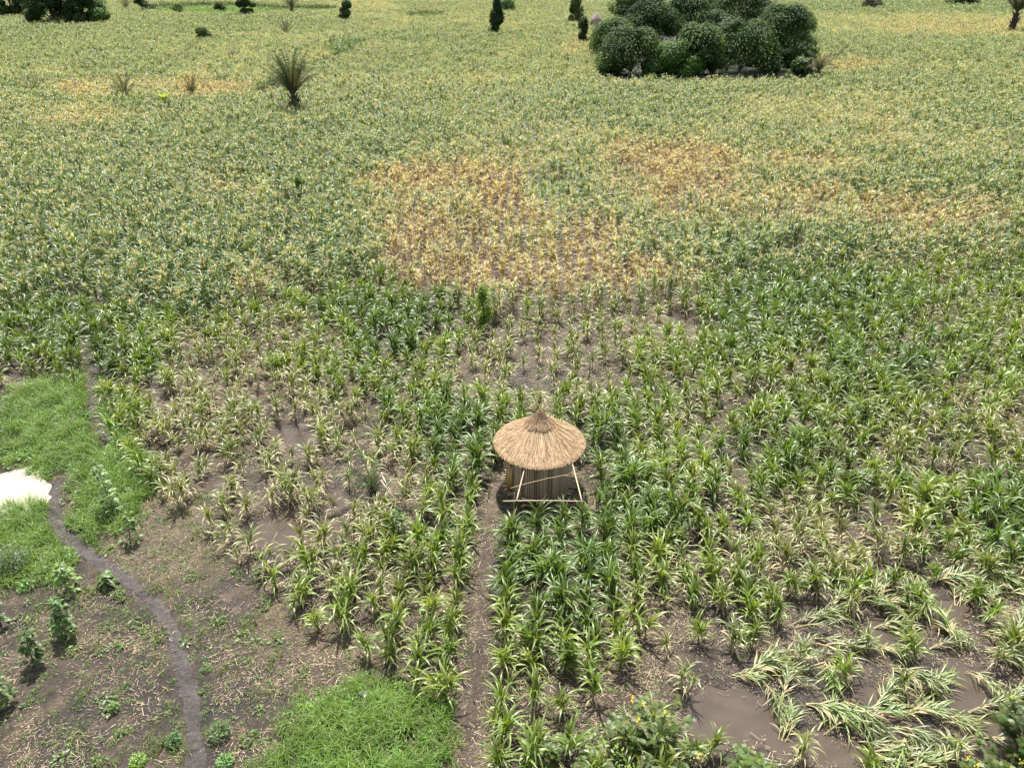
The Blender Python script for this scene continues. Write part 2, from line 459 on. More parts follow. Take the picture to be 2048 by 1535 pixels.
def hill(r, kind, segs=6):
    """one hill of maize: dictionary of mesh builders for its parts"""
    K = {   # height, stalks, leaves, length, width, bend, green, tip, dry share, dry colour
        'young': (1.02, (2, 4), 9, .74, .068, 2.35, GREEN, (.19, .24, .05), .12, STRAW),
        'lush': (1.20, (2, 4), 10, .80, .078, 2.25, LUSH, (.11, .18, .03), .04, STRAW),
        'pale': (.95, (2, 4), 9, .70, .055, 2.5, (.125, .20, .040), (.32, .31, .13), .38, STRAW),
        'ripe': (1.70, (2, 3), 10, .74, .074, 2.3, (.078, .150, .028), (.17, .235, .08), .12, STRAW),
        'gold': (1.60, (2, 3), 10, .68, .066, 2.4, (.135, .215, .050), (.30, .34, .15), .30, mixc(STRAW, AMBER, .4)),
        'amber': (1.50, (1, 3), 9, .62, .062, 2.5, (.28, .25, .09), (.50, .38, .19), .60, AMBER),
    }[kind]
    H, (s0, s1), nl, ll, lw, bend, g, tip, dry, dc = K
    P = {'stalk': MB(), 'leaves': MB(), 'dry_leaves': MB(), 'tassel': MB()}
    for si in range(r.randint(s0, s1)):
        ox, oy = (r.uniform(-.11, .11), r.uniform(-.11, .11)) if si else (0, 0)
        h = H * r.uniform(.82, 1.12); lx, ly = r.uniform(-.14, .14) * h, r.uniform(-.14, .14) * h
        tall = kind in ('ripe', 'gold', 'amber')
        sh = h * (.80 if tall else .55)
        def at(t): return Vector((ox + lx * t * t, oy + ly * t * t, sh * t))
        sc = jit(mixc(g, dc, .55 if dry > .3 else .2), r)
        P['stalk'].tube([at(0) + Vector((0, 0, -.06)), at(.35), at(.7), at(1)], [.017, .015, .012, .007], sc, 5, 0, False)
        a0 = r.uniform(0, 6.28)
        for k in range(nl):
            t = (k + r.uniform(.1, .9)) / nl
            zt = (.15 + .85 * t) if tall else (.12 + .88 * t ** .9)
            az = a0 + (math.pi if k % 2 else 0) + r.uniform(-.75, .75)
            isdry = t < dry * r.uniform(.6, 1.25)
            L = ll * r.uniform(.8, 1.15) * (1 - .25 * abs(t - .55))
            el = .92 + .50 * t + r.uniform(-.25, .12)
            bd = bend * (1.25 - .55 * t) * r.uniform(.8, 1.2)
            if isdry:
                c = jit(mixc(dc, STRAW, r.random()), r, .25)
                blade(P['dry_leaves'], r, at(zt), az, el - .35, bd * 1.25, L * .92, lw * .6, c, jit(STRAW, r), segs, .5, 0, .9)
            else:
                c = jit(mixc(g, tip, r.random() * .35), r, .2)
                blade(P['leaves'], r, at(zt), az, el, bd, L, lw * r.uniform(.68, .98), c, jit(tip, r), segs)
        if not tall:     # the whorl of upright young leaves
            for k in range(3):
                blade(P['leaves'], r, at(1) - Vector((0, 0, .1)), r.uniform(0, 6.28), 1.5 + r.uniform(-.1, .05), r.uniform(.3, 1.1), h * .5, lw * .8, jit(mixc(g, PALE, .3), r), jit(tip, r), segs)
        elif r.random() < (.55 if kind == 'ripe' else .85):
            tc = jit(mixc((.52, .55, .34), (.58, .46, .28), r.random()), r)
            top = at(1)
            for k in range(8):
                aa = r.uniform(0, 6.28); e = 1.5 if k == 0 else r.uniform(.5, 1.35)
                q = top + Vector((math.cos(aa) * math.cos(e), math.sin(aa) * math.cos(e), math.sin(e))) * r.uniform(.2, .32)
                sd = Vector((-math.sin(aa), math.cos(aa), 0))
                P['tassel'].strip([top, (top + q) * .5 + Vector((0, 0, .03)), q - Vector((0, 0, .02))], [sd] * 3, [.010, .014, .006], [tc] * 3)
    return P

MATS = {'stalk': M['stalk'], 'leaves': M['leaf'], 'dry_leaves': M['straw'], 'tassel': M['tassel']}
KINDS = ['young', 'lush', 'pale', 'ripe', 'gold', 'amber']
NV = 6
PARTS = {}
lib = bpy.data.collections.new('maize_library')          # shapes the far field repeats; never linked to the scene
order = {}
for ki, kd in enumerate(KINDS):
    for v in range(NV):
        r = random.Random(1000 * ki + v + 7)
        P = hill(r, kd)
        PARTS[kd, v] = {n: b.mesh('maize_' + n, MATS[n]) for n, b in P.items() if b.v}
        mb = MB()
        for mi, n in enumerate(MATS): mb.add(P[n].v, P[n].f, P[n].c, mi)
        lib.objects.link(bpy.data.objects.new('m%02d_hill' % (ki * NV + v), mb.mesh('maize_hill', list(MATS.values()))))
        order[kd, v] = ki * NV + v
# far stands: a square metre and a half of the crop, fewer points per leaf
FARK = ['ripe', 'gold', 'amber', 'lush']
nb = len(KINDS) * NV
for ki, kd in enumerate(FARK):
    for v in range(5):
        r = random.Random(5000 + 100 * ki + v)
        mb = MB()
        for k in range(6):
            P = hill(r, kd if r.random() < .8 else 'ripe', 3)
            o = Vector((r.uniform(-.8, .8), r.uniform(-.8, .8), 0)); sc = r.uniform(.85, 1.1) * (1.35 if kd == 'lush' else 1)
            for mi, n in enumerate(MATS): mb.add([tuple(Vector(q) * sc + o) for q in P[n].v], P[n].f, P[n].c, mi)
        lib.objects.link(bpy.data.objects.new('m%02d_stand' % (nb + ki * 5 + v), mb.mesh('maize_stand', list(MATS.values()))))
        order['far' + kd, v] = nb + ki * 5 + v

def scatter(name, libcol, pts, vid, rot, scl, label, cat):
    """one object of uncountable repeats: its points carry shape number, turn and size"""
    me = bpy.data.meshes.new(name)
    me.vertices.add(len(pts)); me.vertices.foreach_set('co', np.asarray(pts, np.float32).ravel())
    a = me.attributes.new('vid', 'INT', 'POINT'); a.data.foreach_set('value', np.asarray(vid, np.int32))
    a = me.attributes.new('rot', 'FLOAT_VECTOR', 'POINT'); a.data.foreach_set('vector', np.asarray(rot, np.float32).ravel())
    a = me.attributes.new('scl', 'FLOAT', 'POINT'); a.data.foreach_set('value', np.asarray(scl, np.float32))
    o = tag(ob(name, me), label, cat, kind='stuff')
    nt = bpy.data.node_groups.new(name, 'GeometryNodeTree')
    nt.interface.new_socket('Geometry', in_out='INPUT', socket_type='NodeSocketGeometry')
    nt.interface.new_socket('Geometry', in_out='OUTPUT', socket_type='NodeSocketGeometry')
    N, L = nt.nodes, nt.links
    gi, go = N.new('NodeGroupInput'), N.new('NodeGroupOutput')
    ci = N.new('GeometryNodeCollectionInfo'); ci.inputs[0].default_value = libcol; ci.inputs[1].default_value = True; ci.inputs[2].default_value = True
    ip = N.new('GeometryNodeInstanceOnPoints'); ip.inputs['Pick Instance'].default_value = True
    def na(n, t):
        q = N.new('GeometryNodeInputNamedAttribute'); q.data_type = t; q.inputs[0].default_value = n; return q.outputs['Attribute']
    er = N.new('FunctionNodeEulerToRotation')
    L.new(gi.outputs[0], ip.inputs['Points']); L.new(ci.outputs[0], ip.inputs['Instance'])
    L.new(na('vid', 'INT'), ip.inputs['Instance Index'])
    L.new(na('rot', 'FLOAT_VECTOR'), er.inputs[0]); L.new(er.outputs[0], ip.inputs['Rotation'])
    L.new(na('scl', 'FLOAT'), ip.inputs['Scale']); L.new(ip.outputs[0], go.inputs[0])
    md = o.modifiers.new('scatter', 'NODES'); md.node_group = nt
    return o

R = np.random.default_rng(11)
th = math.radians(2.4)                                   # the rows run almost straight away from the camera
fd, rd = np.array([math.sin(th), math.cos(th)]), np.array([math.cos(th), -math.sin(th)])
ROW, STEP, NEAR_END = .72, .46, 105.0
u, v_ = np.meshgrid(np.arange(-90, 90, ROW), np.arange(8, NEAR_END, STEP))
u = u + R.normal(0, .07, u.shape); v_ = v_ + R.uniform(-.2, .2, v_.shape)
X = (u * rd[0] + v_ * fd[0]).ravel(); Y = (u * rd[1] + v_ * fd[1]).ravel()
px, py = PX(X, Y)
k = (px > -260) & (px < 2310) & (py < 1720) & (Y > 8)
X, Y, px, py = X[k], Y[k], px[k], py[k]

MATURE_X = [-300, 0, 180, 330, 450, 600, 750, 900, 1000, 1300, 1400, 1500, 1750, 2048, 2400]
MATURE_Y = [640, 620, 610, 655, 640, 590, 582, 598, 622, 622, 580, 556, 540, 500, 480]
DRY = [(1100, 570, 300, 48, 1), (880, 430, 190, 90, .8), (1330, 360, 170, 80, .9), (1000, 500, 260, 80, .75), (1500, 440, 220, 60, .8), (1850, 450, 230, 40, .7),
       (1720, 330, 280, 50, .6), (1150, 300, 260, 70, .45), (470, 425, 90, 30, .8), (760, 400, 60, 30, .8), (690, 150, 80, 40, .3), (230, 195, 110, 22, .9), (400, 195, 140, 20, .9),
       (200, 250, 180, 25, .6), (1190, 110, 70, 28, .9), (1930, 62, 200, 26, .9), (1700, 145, 70, 16, 1), (1700, 60, 120, 22, .4), (740, 22, 70, 12, .8), (100, 165, 80, 14, .5),
       (880, 60, 250, 30, .35), (600, 110, 160, 50, .35), (480, 160, 90, 30, .4), (1500, 250, 350, 40, .35), (1900, 200, 200, 60, .35), (1010, 160, 200, 40, .35), (860, 535, 120, 60, .8), (520, 600, 60, 25, .4)]
DARK = [(280, 500, 260, 90, .9), (480, 320, 220, 45, .8), (640, 270, 160, 40, .8), (120, 400, 150, 60, .7), (90, 80, 120, 30, .6), (430, 60, 280, 22, .6), (690, 105, 40, 18, 1.2), (1300, 250, 200, 40, .6),
        (330, 232, 90, 14, .8), (1850, 185, 160, 25, .5), (1600, 290, 140, 30, .4), (620, 340, 150, 50, .7), (1700, 20, 200, 18, .8), (50, 560, 90, 70, .6), (650, 470, 130, 80, .6), (1960, 20, 100, 22, .8), (880, 85, 160, 18, .6), (1780, 110, 120, 20, .4)]
YELL = [(560, 900, 220, 120, 1), (560, 1040, 190, 100, 1), (1060, 730, 200, 90, .9), (1250, 640, 160, 40, .8), (1430, 830, 100, 80, .5), (1680, 1090, 180, 80, .7), (430, 780, 180, 70, .5), (1380, 1340, 120, 80, .5), (1900, 900, 200, 80, .35), (780, 1000, 80, 60, .5), (600, 690, 150, 40, .5), (1560, 760, 90, 40, .35)]
LUSHB = [(1110, 1110, 150, 140, 1), (800, 665, 170, 62, .9), (1600, 640, 220, 80, .7), (930, 890, 90, 80, .7), (1200, 930, 60, 70, .8), (255, 740, 80, 45, .8), (1330, 1040, 120, 60, .4), (1750, 730, 250, 60, .5), (2020, 1060, 60, 80, .8), (860, 1110, 90, 60, .4), (100, 680, 120, 60, .6), (1520, 900, 120, 60, .3)]
CLEAR = [(1090, 735, 110, 75, .35), (1118, 742, 45, 22, .9), (1105, 695, 40, 16, .7), (590, 872, 40, 28, .9), (575, 1075, 70, 40, .6), (1455, 1430, 110, 100, .97), (1340, 655, 60, 18, .7), (1385, 1330, 100, 80, .45), (1560, 1300, 60, 60, .5),
         (440, 965, 45, 25, .7), (780, 985, 40, 45, .8), (1100, 378, 50, 9, .9), (1250, 355, 30, 8, .9), (1360, 412, 30, 9, .8), (1250, 560, 12, 20, .6), (1900, 905, 70, 30, .6), (1770, 1010, 40, 25, .7), (1180, 1440, 130, 90, .75), (330, 640, 50, 20, .7), (1680, 1045, 40, 20, .5), (40, 800, 90, 50, .55)]

def keep_prob(X, Y, px, py):
    d = 1 - blob(px, py, CLEAR)
    d = d * np.where(py < np.interp(px, MATURE_X, MATURE_Y), .97, .86 - .24 * blob(px, py, YELL))
    d = np.where(inpoly(px, py, BARE), 0, d)
    d = np.where(inpoly(px, py, LODGED), d * np.clip((1330 - py) / 260, .0, .8), d)
    d = np.where(seg_dist(X, Y, HUT_PATH) < .36, 0, d)
    d = np.where(seg_dist(X, Y, EDGE_PATH) < np.where(py > 690, .28, .12), 0, d)
    d = np.where(seg_dist(X, Y, FAR_TRACK[1:3]) < 1.9, 0, d)
    d = np.where(seg_dist(X, Y, FAR_TRACK[2:]) < .9, 0, d)
    hx, hy = X - HUT.x, Y - HUT.y
    d = np.where((np.hypot(hx, hy) < 1.62) | ((np.abs(hx) < 1.25) & (hy < 0) & (hy > -2.15)) | ((hx < -.7) & (hx > -1.75) & (hy < .4) & (hy > -1.8)), 0, d)
    d = np.where((py < 181) & (py > 70) & (px > 1190 + (py < 100) * 10) & (px < 1640 - np.clip(140 - py, 0, 60) * .4), 0, d)
    d = np.where(blob(px, py, [(430, 26, 150, 13), (850, 39, 42, 7), (1440, -10, 250, 16), (600, 26, 100, 6), (120, 18, 100, 18)]) > .5, 0, d)
    return d

kp = R.random(X.shape) < keep_prob(X, Y, px, py)
X, Y, px, py = X[kp], Y[kp], px[kp], py[kp]
def choose(X, Y, px, py):
    n1, n2 = fbm(X * .16, Y * .16, 71, 3), fbm(X * .16, Y * .16, 83, 3)
    n3 = R.random(X.shape)
    mature = py < np.interp(px, MATURE_X, MATURE_Y) + (n1 - .5) * 90 + (n3 - .5) * 60
    dry, dark, yel, lus = blob(px, py, DRY), blob(px, py, DARK), blob(px, py, YELL), blob(px, py, LUSHB)
    dm = dry * 1.0 - dark * .65 + (n1 - .5) * 1.3 + (n3 - .5) * .55
    ym = yel - lus + (n2 - .5) * 1.1 + (n3 - .5) * .7
    kd = np.where(mature, np.where(dm > .72, 5, np.where(dm > .24, 4, 3)), np.where(ym > .33, 2, np.where(ym < -.30, 1, 0)))
    return kd, dark
kd, dark = choose(X, Y, px, py)
Z = height(X, Y)
rot = np.stack([R.normal(0, .07, X.shape), R.normal(0, .07, X.shape), R.uniform(0, 6.283, X.shape)], -1)
scl = np.clip(R.normal(1.0, .17, X.shape), .55, 1.4)
scl = np.where(py > 1280, scl * .95, scl) * np.where(inpoly(px, py, BARE), .6, 1)
var = R.integers(0, NV, X.shape)
# the nearest plants of the picture are things of their own
inview = (px > -15) & (px < 2063) & (py < 1555)
d2 = X ** 2 + Y ** 2
idxs = np.where(inview)[0]
single = idxs[np.argsort(d2[idxs])][:300]
mask = np.ones(len(X), bool); mask[single] = False

def maize_words(px, py, kd):
    look = {0: 'bright green', 1: 'dark green lush', 2: 'yellowing', 3: 'tall', 4: 'tall', 5: 'tall'}[kd]
    path = 936 + (1535 - py) * .1
    if px < path - 160: where = 'at the ragged crop edge by the bare weedy field'
    elif px < path: where = 'in the rows left of the footpath to the granary'
    elif px < 1290: where = 'in the block between granary and bottom shrubs'
    elif px < 1560: where = 'in thin rows between granary block and flooded corner'
    else: where = 'behind the flattened maize on the right'
    return '%s maize plant standing %s' % (look, where)
for i in sorted(single.tolist()):
    K_ = KINDS[int(kd[i])]
    lab = maize_words(px[i], py[i], int(kd[i]))
    e = empty('maize_plant', (X[i], Y[i], Z[i]), lab, 'maize plant', lab.replace('plant standing', 'plants standing'))
    e.rotation_euler = rot[i]; e.scale = (scl[i],) * 3
    for n, me in PARTS[K_, int(var[i])].items(): ob(n, me, e)

# far stands beyond NEAR_END
u, v2 = np.meshgrid(np.arange(-300, 300, 1.35), np.arange(NEAR_END, 350, 1.35))
u = u + R.uniform(-.35, .35, u.shape); v2 = v2 + R.uniform(-.35, .35, u.shape)
X2 = (u * rd[0] + v2 * fd[0]).ravel(); Y2 = (u * rd[1] + v2 * fd[1]).ravel()
p2, q2 = PX(X2, Y2)
k = (p2 > -120) & (p2 < 2170)
X2, Y2, p2, q2 = X2[k], Y2[k], p2[k], q2[k]
k = R.random(X2.shape) < keep_prob(X2, Y2, p2, q2)
X2, Y2, p2, q2 = X2[k], Y2[k], p2[k], q2[k]
k2, dk2 = choose(X2, Y2, p2, q2)
fk = np.where(k2 == 5, 2, np.where(k2 == 4, 1, np.where(dk2 + R.random(dk2.shape) * .5 > 1.0, 3, 0)))
vid = np.concatenate([kd[mask] * NV + var[mask], nb + fk * 5 + R.integers(0, 5, fk.shape)])
pts = np.concatenate([np.stack([X[mask], Y[mask], Z[mask]], -1), np.stack([X2, Y2, X2 * 0], -1)])
rots = np.concatenate([rot[mask], np.stack([X2 * 0, X2 * 0, R.uniform(0, 6.283, X2.shape)], -1)])
scls = np.concatenate([scl[mask], R.uniform(.85, 1.15, X2.shape)])
scatter('maize_field', lib, pts, vid, rots, scls, 'great mass of standing maize stretching from the hut to the distant trees', 'maize field')
print('maize', len(pts), 'near', mask.sum())

# ------------------------------------------------------------------ flattened maize in the flooded corner
def lodged(r):
    P = {'stalk': MB(), 'leaves': MB(), 'dry_leaves': MB()}
    for si in range(r.randint(3, 5)):
        dv = r.uniform(-.3, .3); L = r.uniform(.75, 1.1)
        pts = []
        rise = r.uniform(.15, .42)
        oy = r.uniform(-.1, .1)
        for k in range(6):
            t = k / 5
            pts.append(Vector((L * t * math.cos(dv), oy + L * t * math.sin(dv) + .05 * math.sin(3 * t + dv * 9), .02 + rise * math.sin(t * 2.0) * (1 - .25 * t))))
        P['stalk'].tube(pts, [.015, .014, .013, .011, .008, .005], jit(mixc(STRAW, PALE, .5), r), 5, 0, False)
        for k in range(11):
            t = .22 + .78 * k / 10
            i = min(4, int(t * 5)); b = pts[i].lerp(pts[i + 1], t * 5 - i)
            az = dv + (1 if k % 2 else -1) * r.uniform(.1, .8)
            dead = t < .40 and r.random() < .55
            c = jit(mixc(STRAW, (.28, .21, .12), r.random()), r) if dead else jit(mixc((.085, .165, .035), (.19, .25, .075), r.random()), r)
            blade(P['dry_leaves' if dead else 'leaves'], r, b, az, r.uniform(.1, .75), r.uniform(.7, 1.5), r.uniform(.36, .62), .042, c, jit(PALE if not dead else STRAW, r), 5, .35, 0, .8)
    return {n: b.mesh('flattened_' + n, MATS[n]) for n, b in P.items() if b.v}
LOD = [lodged(random.Random(300 + i)) for i in range(8)]
u, v3 = np.meshgrid(np.arange(0, 16, .72), np.arange(9, 22, .64))
X3 = (u + R.normal(0, .16, u.shape)).ravel(); Y3 = (v3 + R.normal(0, .16, u.shape)).ravel()
p3, q3 = PX(X3, Y3)
ok = inpoly(p3, q3, LODGED) & (p3 < 2090) & (q3 < 1570) & (blob(p3, q3, [(1445, 1445, 75, 60), (1930, 1380, 50, 36), (1530, 1290, 25, 22)]) < .5)
ok &= R.random(X3.shape) < .86
lw = 0
for x, y, a_, b_ in zip(X3[ok], Y3[ok], p3[ok], q3[ok]):
    r = random.Random(int(x * 1000))
    stand = r.random() < .13
    where = 'near the muddy pool by the feathery shrubs' if a_ < 1620 else ('in the flooded water close to the yellow flowered bush' if b_ > 1330 else 'at the upper edge of the flooded corner')
    if stand:
        lab = 'leaning green maize plant still upright ' + where
        e = empty('maize_plant', (x, y, float(height(x, y))), lab, 'maize plant', 'leaning maize plants in the flooded corner ' + where)
        e.rotation_euler = (r.uniform(-.2, .2), r.uniform(.1, .4), r.uniform(0, 6.28)); e.scale = (.95,) * 3
        for n, me in PARTS['pale' if r.random() < .6 else 'young', r.randrange(NV)].items(): ob(n, me, e)
    else:
        lab = 'flattened maize plant lying ' + where
        e = empty('flattened_maize_plant', (x, y, max(float(height(x, y)), WATER_Z) - .01), lab, 'flattened maize', 'flattened maize plants lying ' + where)
        e.rotation_euler = (0, 0, r.gauss(-.05, .7) if r.random() < .88 else r.uniform(-2.5, 2.5)); e.scale = (r.uniform(.72, 1.15),) * 3
        for n, me in LOD[r.randrange(8)].items(): ob(n, me, e)
    lw += 1
print('lodged', lw)

# ------------------------------------------------------------------ grass, weeds, straw (nobody could count them)
glib = bpy.data.collections.new('grass_library')
def tuft(r, n, hh, spread, w, cols, segs=4, lean=1.7):
    mb = MB()
    for k in range(n):
        a = r.uniform(0, 6.28); q = spread * math.sqrt(r.random())
        c = jit(cols[r.randrange(len(cols))], r, .25)
        blade(mb, r, (math.cos(a) * q, math.sin(a) * q, -.02), r.uniform(0, 6.28), 1.4 + r.uniform(-.35, .1), lean * r.uniform(.5, 1.2), hh * r.uniform(.6, 1.15), w, c, mixc(c, PALE, .4), segs, 0, 0, .3)
    return mb
def weed(r, n, rad, hh, lw_, cols):
    mb = MB()
    for k in range(n):
        a = r.uniform(0, 6.28); q = rad * math.sqrt(r.random()); z = hh * r.uniform(.15, 1) * (1 - .5 * q / rad)
        p = Vector((math.cos(a) * q, math.sin(a) * q, z)); c = jit(cols[r.randrange(len(cols))], r, .3)
        b = a + r.uniform(-1, 1); t = r.uniform(-.6, .5); l = lw_ * r.uniform(.6, 1.3)
        d = Vector((math.cos(b) * math.cos(t), math.sin(b) * math.cos(t), math.sin(t))); s = Vector((-math.sin(b), math.cos(b), r.uniform(-.4, .4))) * .45
        mb.add([tuple(p - d * l), tuple(p + s * l), tuple(p + d * l), tuple(p - s * l)], [(0, 1, 2, 3)], c)
    return mb
GG = [(.11, .235, .025), (.15, .28, .035), (.08, .18, .02)]
WG = [(.10, .165, .03), (.15, .19, .05), (.07, .135, .025)]
gnames = []
def addlib(mb, m): 
    gnames.append(1); glib.objects.link(bpy.data.objects.new('g%02d' % len(gnames), mb.mesh('tuft', m)))
for i in range(4): addlib(tuft(random.Random(40 + i), 30, .58, .17, .016, GG, 5, 2.1), M['grass'])              # 0-3 tall bright grass
for i in range(4): addlib(tuft(random.Random(50 + i), 16, .16, .10, .011, WG), M['grass'])              # 4-7 short weed grass
for i in range(4): addlib(weed(random.Random(60 + i), 26, .11, .09, .028, WG), M['grass'])              # 8-11 low broad weeds
for i in range(3): addlib(weed(random.Random(70 + i), 70, .22, .26, .045, GG), M['grass'])              # 12-14 bushy weeds
for i in range(3): addlib(tuft(random.Random(80 + i), 30, .55, .3, .03, [(.09, .19, .03), (.12, .21, .04)], 3), M['grass'])   # 15-17 far meadow
def area(x0, x1, y0, y1, per):
    n = int((x1 - x0) * (y1 - y0) * per)
    return R.uniform(x0, x1, n), R.uniform(y0, y1, n)
GRASS = [(140, 850, 130, 95, 1), (80, 1080, 110, 75, 1), (230, 960, 90, 60, 1), (60, 1130, 90, 40, 1), (740, 1470, 160, 95, 1.2), (680, 1540, 150, 60, 1.2), (90, 900, 110, 40, .8), (190, 1035, 80, 35, .7), (310, 640, 70, 25, .8)]
def poolfree(a, b): return blob(a, b, [(18, 975, 66, 30)]) < .5
x, y = area(-22, 6, 8, 44, 34)
a, b = PX(x, y)
g = blob(a, b, GRASS) * (.40 + .9 * fbm(x * .7, y * .7, 91, 2))
k = (R.random(x.shape) < g * 1.1) & (np.minimum(seg_dist(x, y, LEFT_PATH), seg_dist(x, y, EDGE_PATH)) > .27) & (seg_dist(x, y, HUT_PATH) > .3) & poolfree(a, b) & (a > -200)
x, y = x[k], y[k]
mx_, my_ = area(-140, 150, 75, 330, .55)
a, b = PX(mx_, my_)
k = blob(mx_ * 0 + a, b, [(430, 30, 165, 20, 1), (850, 39, 46, 9, 1), (1440, 0, 280, 22, 1), (110, 228, 110, 16, .8), (600, 26, 110, 8, 1), (120, 30, 150, 20, .8)]) > R.random(a.shape)
mx_, my_ = mx_[k], my_[k]
n1, n2 = len(x), len(mx_)
scatter('grass', glib, np.concatenate([np.stack([x, y, height(x, y)], -1), np.stack([mx_, my_, mx_ * 0], -1)]),
        np.concatenate([np.where(R.random(n1) < .16, R.integers(12, 15, n1), R.integers(0, 4, n1)), R.integers(15, 18, n2)]),
        np.stack([np.zeros(n1 + n2), np.zeros(n1 + n2), R.uniform(0, 6.28, n1 + n2)], -1),
        np.concatenate([R.uniform(.5, 1.25, n1), R.uniform(1.2, 2.2, n2)]), 'thick bright green grass beside the milky puddle, path and bottom edge', 'grass')
x, y = area(-21, 21, 8, 38, 40)
a, b = PX(x, y)
bare = inpoly(a, b, BARE)
w = np.where(bare, .42 + 1.5 * (fbm(x * .8, y * .8, 95, 3) - .32), .22 + .9 * (fbm(x * .6, y * .6, 99, 2) - .5))
w = np.where(inpoly(a, b, LODGED), w * .35, w)
w = w * (height(x, y) > WATER_Z + .02) * (a > -150) * (a < 2200)
w = w * (np.minimum(seg_dist(x, y, LEFT_PATH), seg_dist(x, y, HUT_PATH)) > .2) * poolfree(a, b)
w = np.where(np.hypot(x - HUT.x, y - HUT.y) < 1.1, 0, w)
k = R.random(x.shape) < w
x, y = x[k], y[k]; n = len(x)
scatter('weeds', glib, np.stack([x, y, height(x, y)], -1), np.where(R.random(n) < .55, R.integers(8, 12, n), R.integers(4, 8, n)),
        np.stack([np.zeros(n), np.zeros(n), R.uniform(0, 6.28, n)], -1), np.where(R.random(n) < .06, R.uniform(1.4, 2.2, n), R.uniform(.35, .95, n)), 'low green weeds sprinkled over the bare soil and between the maize rows', 'weeds')
print('grass', n1, n2, 'weeds', n)
slib = bpy.data.collections.new('straw_library')
for i in range(6):
    r = random.Random(120 + i); mb = MB()
    for k in range(26):
        p = Vector((r.uniform(-.35, .35), r.uniform(-.35, .35), .012 + r.random() * .012)); a_ = r.uniform(0, 6.28); l = r.uniform(.02, .09) * (2.6 if r.random() < .08 else 1)
        d = Vector((math.cos(a_), math.sin(a_), r.uniform(-.05, .08)))
        mb.quad(p, d * l * .5, Vector((-d.y, d.x, 0)) * r.uniform(.003, .006), jit(mixc((.40, .33, .22), (.22, .165, .11), r.random()), r, .3))
    slib.objects.link(bpy.data.objects.new('s%02d' % i, mb.mesh('straw', M['straw'])))
x, y = area(-21, 21, 8, 42, 14)
a, b = PX(x, y)
w = (.55 + 1.2 * (fbm(x * .5, y * .5, 131, 3) - .4)) * np.where(inpoly(a, b, BARE), .5, 1) * (height(x, y) > WATER_Z) * (a > -150) * (a < 2200) * poolfree(a, b) * (seg_dist(x, y, LEFT_PATH) > .35)
k = (R.random(x.shape) < w)
x, y = x[k], y[k]; n = len(x)
scatter('straw_litter', slib, np.stack([x, y, height(x, y)], -1), R.integers(0, 6, n), np.stack([np.zeros(n), np.zeros(n), R.uniform(0, 6.28, n)], -1), R.uniform(.7, 1.3, n), 'pale bits of dry straw scattered over the soil', 'straw litter')

# ------------------------------------------------------------------ the round thatched granary
hut = empty('granary', HUT, 'round thatched granary with reed wall and conical straw roof in the maize', 'granary')
r = random.Random(5)
T1, T2, T3 = (.42, .285, .18), (.32, .215, .135), (.18, .12, .075)
def lathe(mb, prof, c, n=72, wob=0.0):
    vs, cs = [], []
    for rad, z in prof:
        for k in range(n):
            t = 2 * math.pi * k / n
            q = rad * (1 + wob * math.sin(5 * t + 1) + wob * .6 * math.sin(11 * t))
            vs.append((q * math.cos(t), q * math.sin(t), z)); cs.append(jit(c, r, .1))
    fs = [(i * n + k, i * n + (k + 1) % n, (i + 1) * n + (k + 1) % n, (i + 1) * n + k) for i in range(len(prof) - 1) for k in range(n)]
    mb.add(vs, fs, cs)
PROF = [(1.47, 1.70), (1.22, 1.885), (.85, 2.13), (.52, 2.36), (.30, 2.535), (.235, 2.62), (.16, 2.75), (.08, 2.87)]
def prof_at(rad):
    for (r0, z0), (r1, z1) in zip(PROF[:-1], PROF[1:]):
        if rad <= r0 and rad >= r1: return z0 + (z1 - z0) * (r0 - rad) / (r0 - r1)
    return PROF[0][1] - (rad - 1.47) * .9 if rad > 1.47 else 2.87
def thatch(mb, r_in, r_out, n, lift, w, cols, rag):
    for k in range(n):
        t = r.uniform(0, 6.283); a0 = r_in + (r_out - r_in) * (r.random() ** .6) * .95; a1 = min(r_out + r.uniform(-rag, rag), a0 + r.uniform(.25, .55))
        if a1 < a0 + .05: continue
        pts, sd = [], []
        dt = r.uniform(-.035, .035)
        for q in (0, .5, 1):
            rad = a0 + (a1 - a0) * q; tt = t + dt * q
            z = prof_at(rad) + lift + r.uniform(0, .018) + (.02 * q)
            pts.append(Vector((rad * math.cos(tt), rad * math.sin(tt), z))); sd.append(Vector((-math.sin(tt), math.cos(tt), r.uniform(-.35, .35))).normalized())
        c = jit(cols[r.randrange(len(cols))], r, .22)
        mb.strip(pts, sd, [w, w, w * .6], [c] * 3)
mb = MB()
lathe(mb, [(1.02, 1.72), (1.44, 1.66)] + PROF, T2, 72, .006)
thatch(mb, .42, 1.50, 5200, .008, .0085, [T1, T1, T2, T3], .045)
roof = ob('roof', mb.mesh('roof', M['straw'], False), hut)
mb = MB()
lathe(mb, [(.45, 2.40), (.42, 2.46), (.30, 2.565), (.24, 2.64), (.16, 2.78), (.10, 2.88), (.05, 2.88)], T3, 48, .012)
thatch(mb, .10, .47, 800, .036, .008, [T2, T3, (.36, .24, .15)], .07)
ob('thatch_cap', mb.mesh('thatch_cap', M['straw'], False), roof)
mb = MB()
mb.tube([Vector((.265 * math.cos(t), .265 * math.sin(t), 2.635 + .01 * math.sin(4 * t))) for t in np.linspace(0, 6.2832, 33)], .012, (.50, .38, .25), 5, 0, False)
ob('binding_ring', mb.mesh('binding_ring', M['wood']), roof)
mb = MB()
for k in range(26):
    t = 6.283 * k / 26; a = .07 + r.uniform(-.01, .02)
    mb.tube([(.05 * math.cos(t), .05 * math.sin(t), 2.80), (a * math.cos(t), a * math.sin(t), 2.88 + r.uniform(0, .035))], .007, jit(T1, r), 4)
